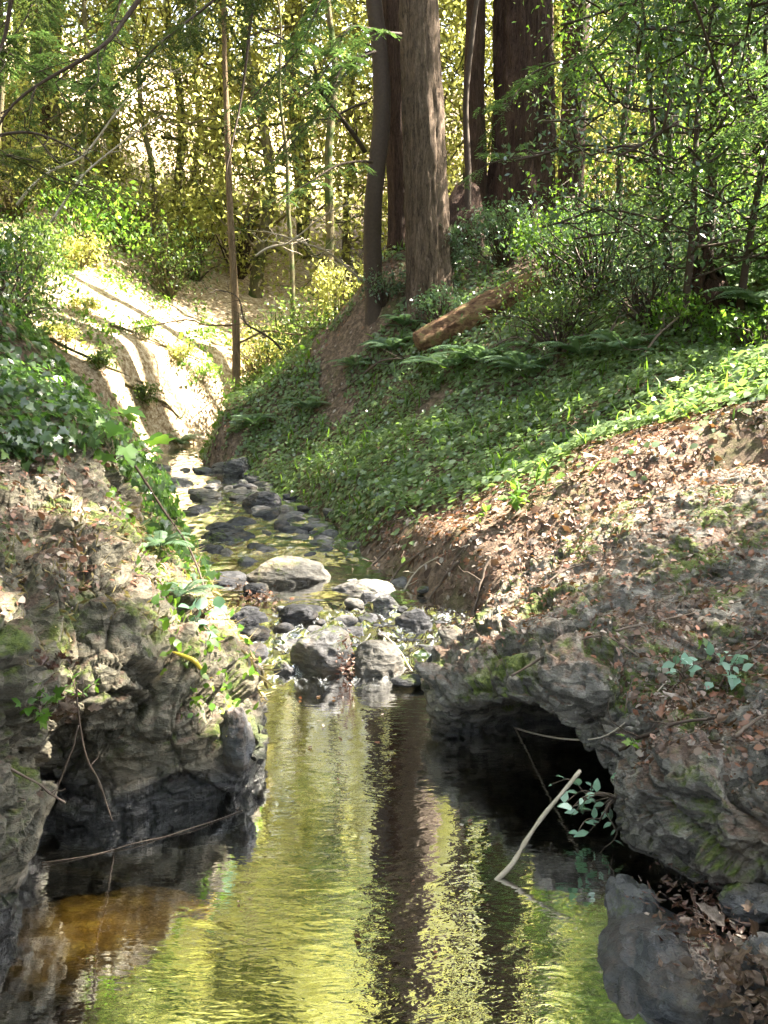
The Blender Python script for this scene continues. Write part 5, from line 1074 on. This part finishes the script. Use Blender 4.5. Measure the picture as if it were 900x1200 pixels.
leaf_heap('sunlit curled tan dead leaves caught on the near left rock', np.array(P(80,825,2.48)), (.06,.05,.10), 26, .045, 'litter_tan', 1105, (0,-1,.4), fold=.8)
leaf_heap('pinkish dead leaves in the hollow of the near left rock', np.array(on_bank('L',60,775)[0])+[0,-.02,.01], (.10,.06,.02), 40, .035, 'litter_red', 1106, fold=.5)
leaf_heap('rust-red leaf and bark scraps wedged between the two inlet boulders', P(407,776,4.16), (.05,.04,.15), 90, .03, 'litter_red', 1107, (0,-1,.3), shape='leaf', wdt=.4)
leaf_heap('dead leaves caught against the left of the broad flat boulder', P(292,688,5.75), (.14,.1,.03), 70, .035, 'litter', 1108)
leaf_heap('brown leaves lodged on the stones at the cascade left edge', P(305,700,5.3), (.16,.1,.03), 70, .035, 'litter', 1109)
def one_leaf(label, q, sz, lm, seed, shape='lobed', D=(1,0,0), Un=(0,-.3,1), wdt=1.0, loc_off=(0,0,.02)):
    A_ = Acc(); leaf_mesh(A_, np.zeros((1,3)), np.array([D], float), np.array([Un], float), np.array([sz]), wdt, .3, shape, np.array([.9]))
    tag(link('fallen_leaf', A_.mesh('fallen_leaf', M[lm]), loc=tuple(np.array(q)+loc_off)), label, 'leaf')
M['leaf_yellow'] = leaf_mat('pale_yellow_fallen_leaf', [(0,(.35,.32,.12)),(1,(.55,.5,.22))], (.5,.5,.1), .3, .5)
for i, (a, b, s, lb) in enumerate([(660,520,.20,'large pale yellow maple leaf lying on the ivy slope'),(812,545,.14,'pale yellow maple leaf at the top of the right bank'),(795,455,.15,'tan maple leaf lying in the ivy near the right edge'),(690,548,.12,'cream maple leaf on the border of ivy and litter'),(640,478,.12,'yellow leaf in the upper ivy slope'),(720,505,.12,'pale leaf beside the forked branch')]):
    q = on_ground(a, b, 5) if i not in (1,) else on_bank('R', a, b)[0]
    one_leaf(lb, q, s, 'leaf_yellow' if i != 2 else 'litter', i, D=(math.cos(i*1.3), math.sin(i*1.3), .1), loc_off=(0,-.05,.09))
q, n_ = on_bank('L', 272, 872); one_leaf('small tan leaf stuck on the wet rock at the nose of the left bank', q+n_*.01, .045, 'leaf_yellow', 9, Un=tuple(n_), D=(.3,0,1))
for i, (a, b) in enumerate([(318,770),(318,806),(300,795)]):
    Yw = 1.5*(math.cos(PITCH)-(b-600)/FPX*math.sin(PITCH))/(math.sin(PITCH)+(b-600)/FPX*math.cos(PITCH)); q = P(a, b, Yw)
    one_leaf(['yellow-green leaf floating where the cascade enters the pool','yellow leaf floating at the pool edge beside the left bank','small yellow leaf caught at the left edge of the inlet'][i], q, .055, 'leaf_bright' if i == 0 else 'leaf_yellow', i, shape='leaf', wdt=.6, Un=(0,0,1), loc_off=(0,0,.006+.03*(i==0)))
for i, (a, b, c_, lb) in enumerate([((60,400),(110,425),(170,450),'long dead branch lying down the bright slope'),((130,380),(180,400),(240,425),'second dead branch lying near the top of the bright slope'),((250,400),(300,430),(330,440),'dead branch fallen at the right foot of the bright slope'),((150,455),(190,470),(215,490),'short dead branch low on the bright slope')]):
    stick(lb, [tuple(on_ground(*q, 12.2)+[0,0,.06]) for q in (a, b, c_)], .03, .01, 'bark_olive', name='dead_branch', cat='branch', seed=120+i, subs=9, slen=.5)
rr = np.random.default_rng(77)
for i in range(22):      # leaves adrift on the pool
    y = rr.uniform(2.0, 3.95); x = rr.uniform(-.42, .32) if y > 2.9 else rr.uniform(-.6, .5)
    A_ = Acc(); curled_leaves(A_, np.zeros((1,3)), np.array([[math.cos(i*2.), math.sin(i*2.), .02]]), np.array([[0,0,1.]]), np.array([rr.uniform(.010,.026)]), rr, .6)
    tag(link('floating_leaf', A_.mesh('floating_leaf', M['litter']), loc=(x, y, .004)), 'tiny dead leaf or scrap adrift on the pool surface', 'leaf', 'leaf scraps adrift on the pool')
# banana slug on the left bank
qs = [on_bank('L', a, b) for a, b in ((208,760),(222,766),(234,778),(246,791))]; pts = curve_pts([tuple(q+n_*.010) for q, n_ in qs], 18)
rad = .0085*np.array([.25,.5,.7,.85,.95,1,1.05,1.05,1.05,1.05,1.0,.95,.9,.85,.75,.65,.5,.3]); A_ = Acc(); V, F = tube(pts, rad, 14); A_.add(V, F)
for s in (1,-1): V, F = tube(np.stack([pts[-1], pts[-1]+[.006*s+.004,-.006,.006], pts[-1]+[.010*s+.008,-.01,.010]]), [.0018,.0012,.0014], 6); A_.add(V, F)
c = pts[0].copy(); A_.V = [v-c for v in A_.V]
mslug = simple_mat('yellow_slug_skin', [(.3,(.35,.26,.03)),(.6,(.6,.46,.06)),(.8,(.7,.58,.12))], 60, .3, .3, .002, .6)
tag(link('slug', A_.mesh('slug', mslug), loc=tuple(c)), 'yellow banana slug stretched out on the side of the left bank', 'slug')
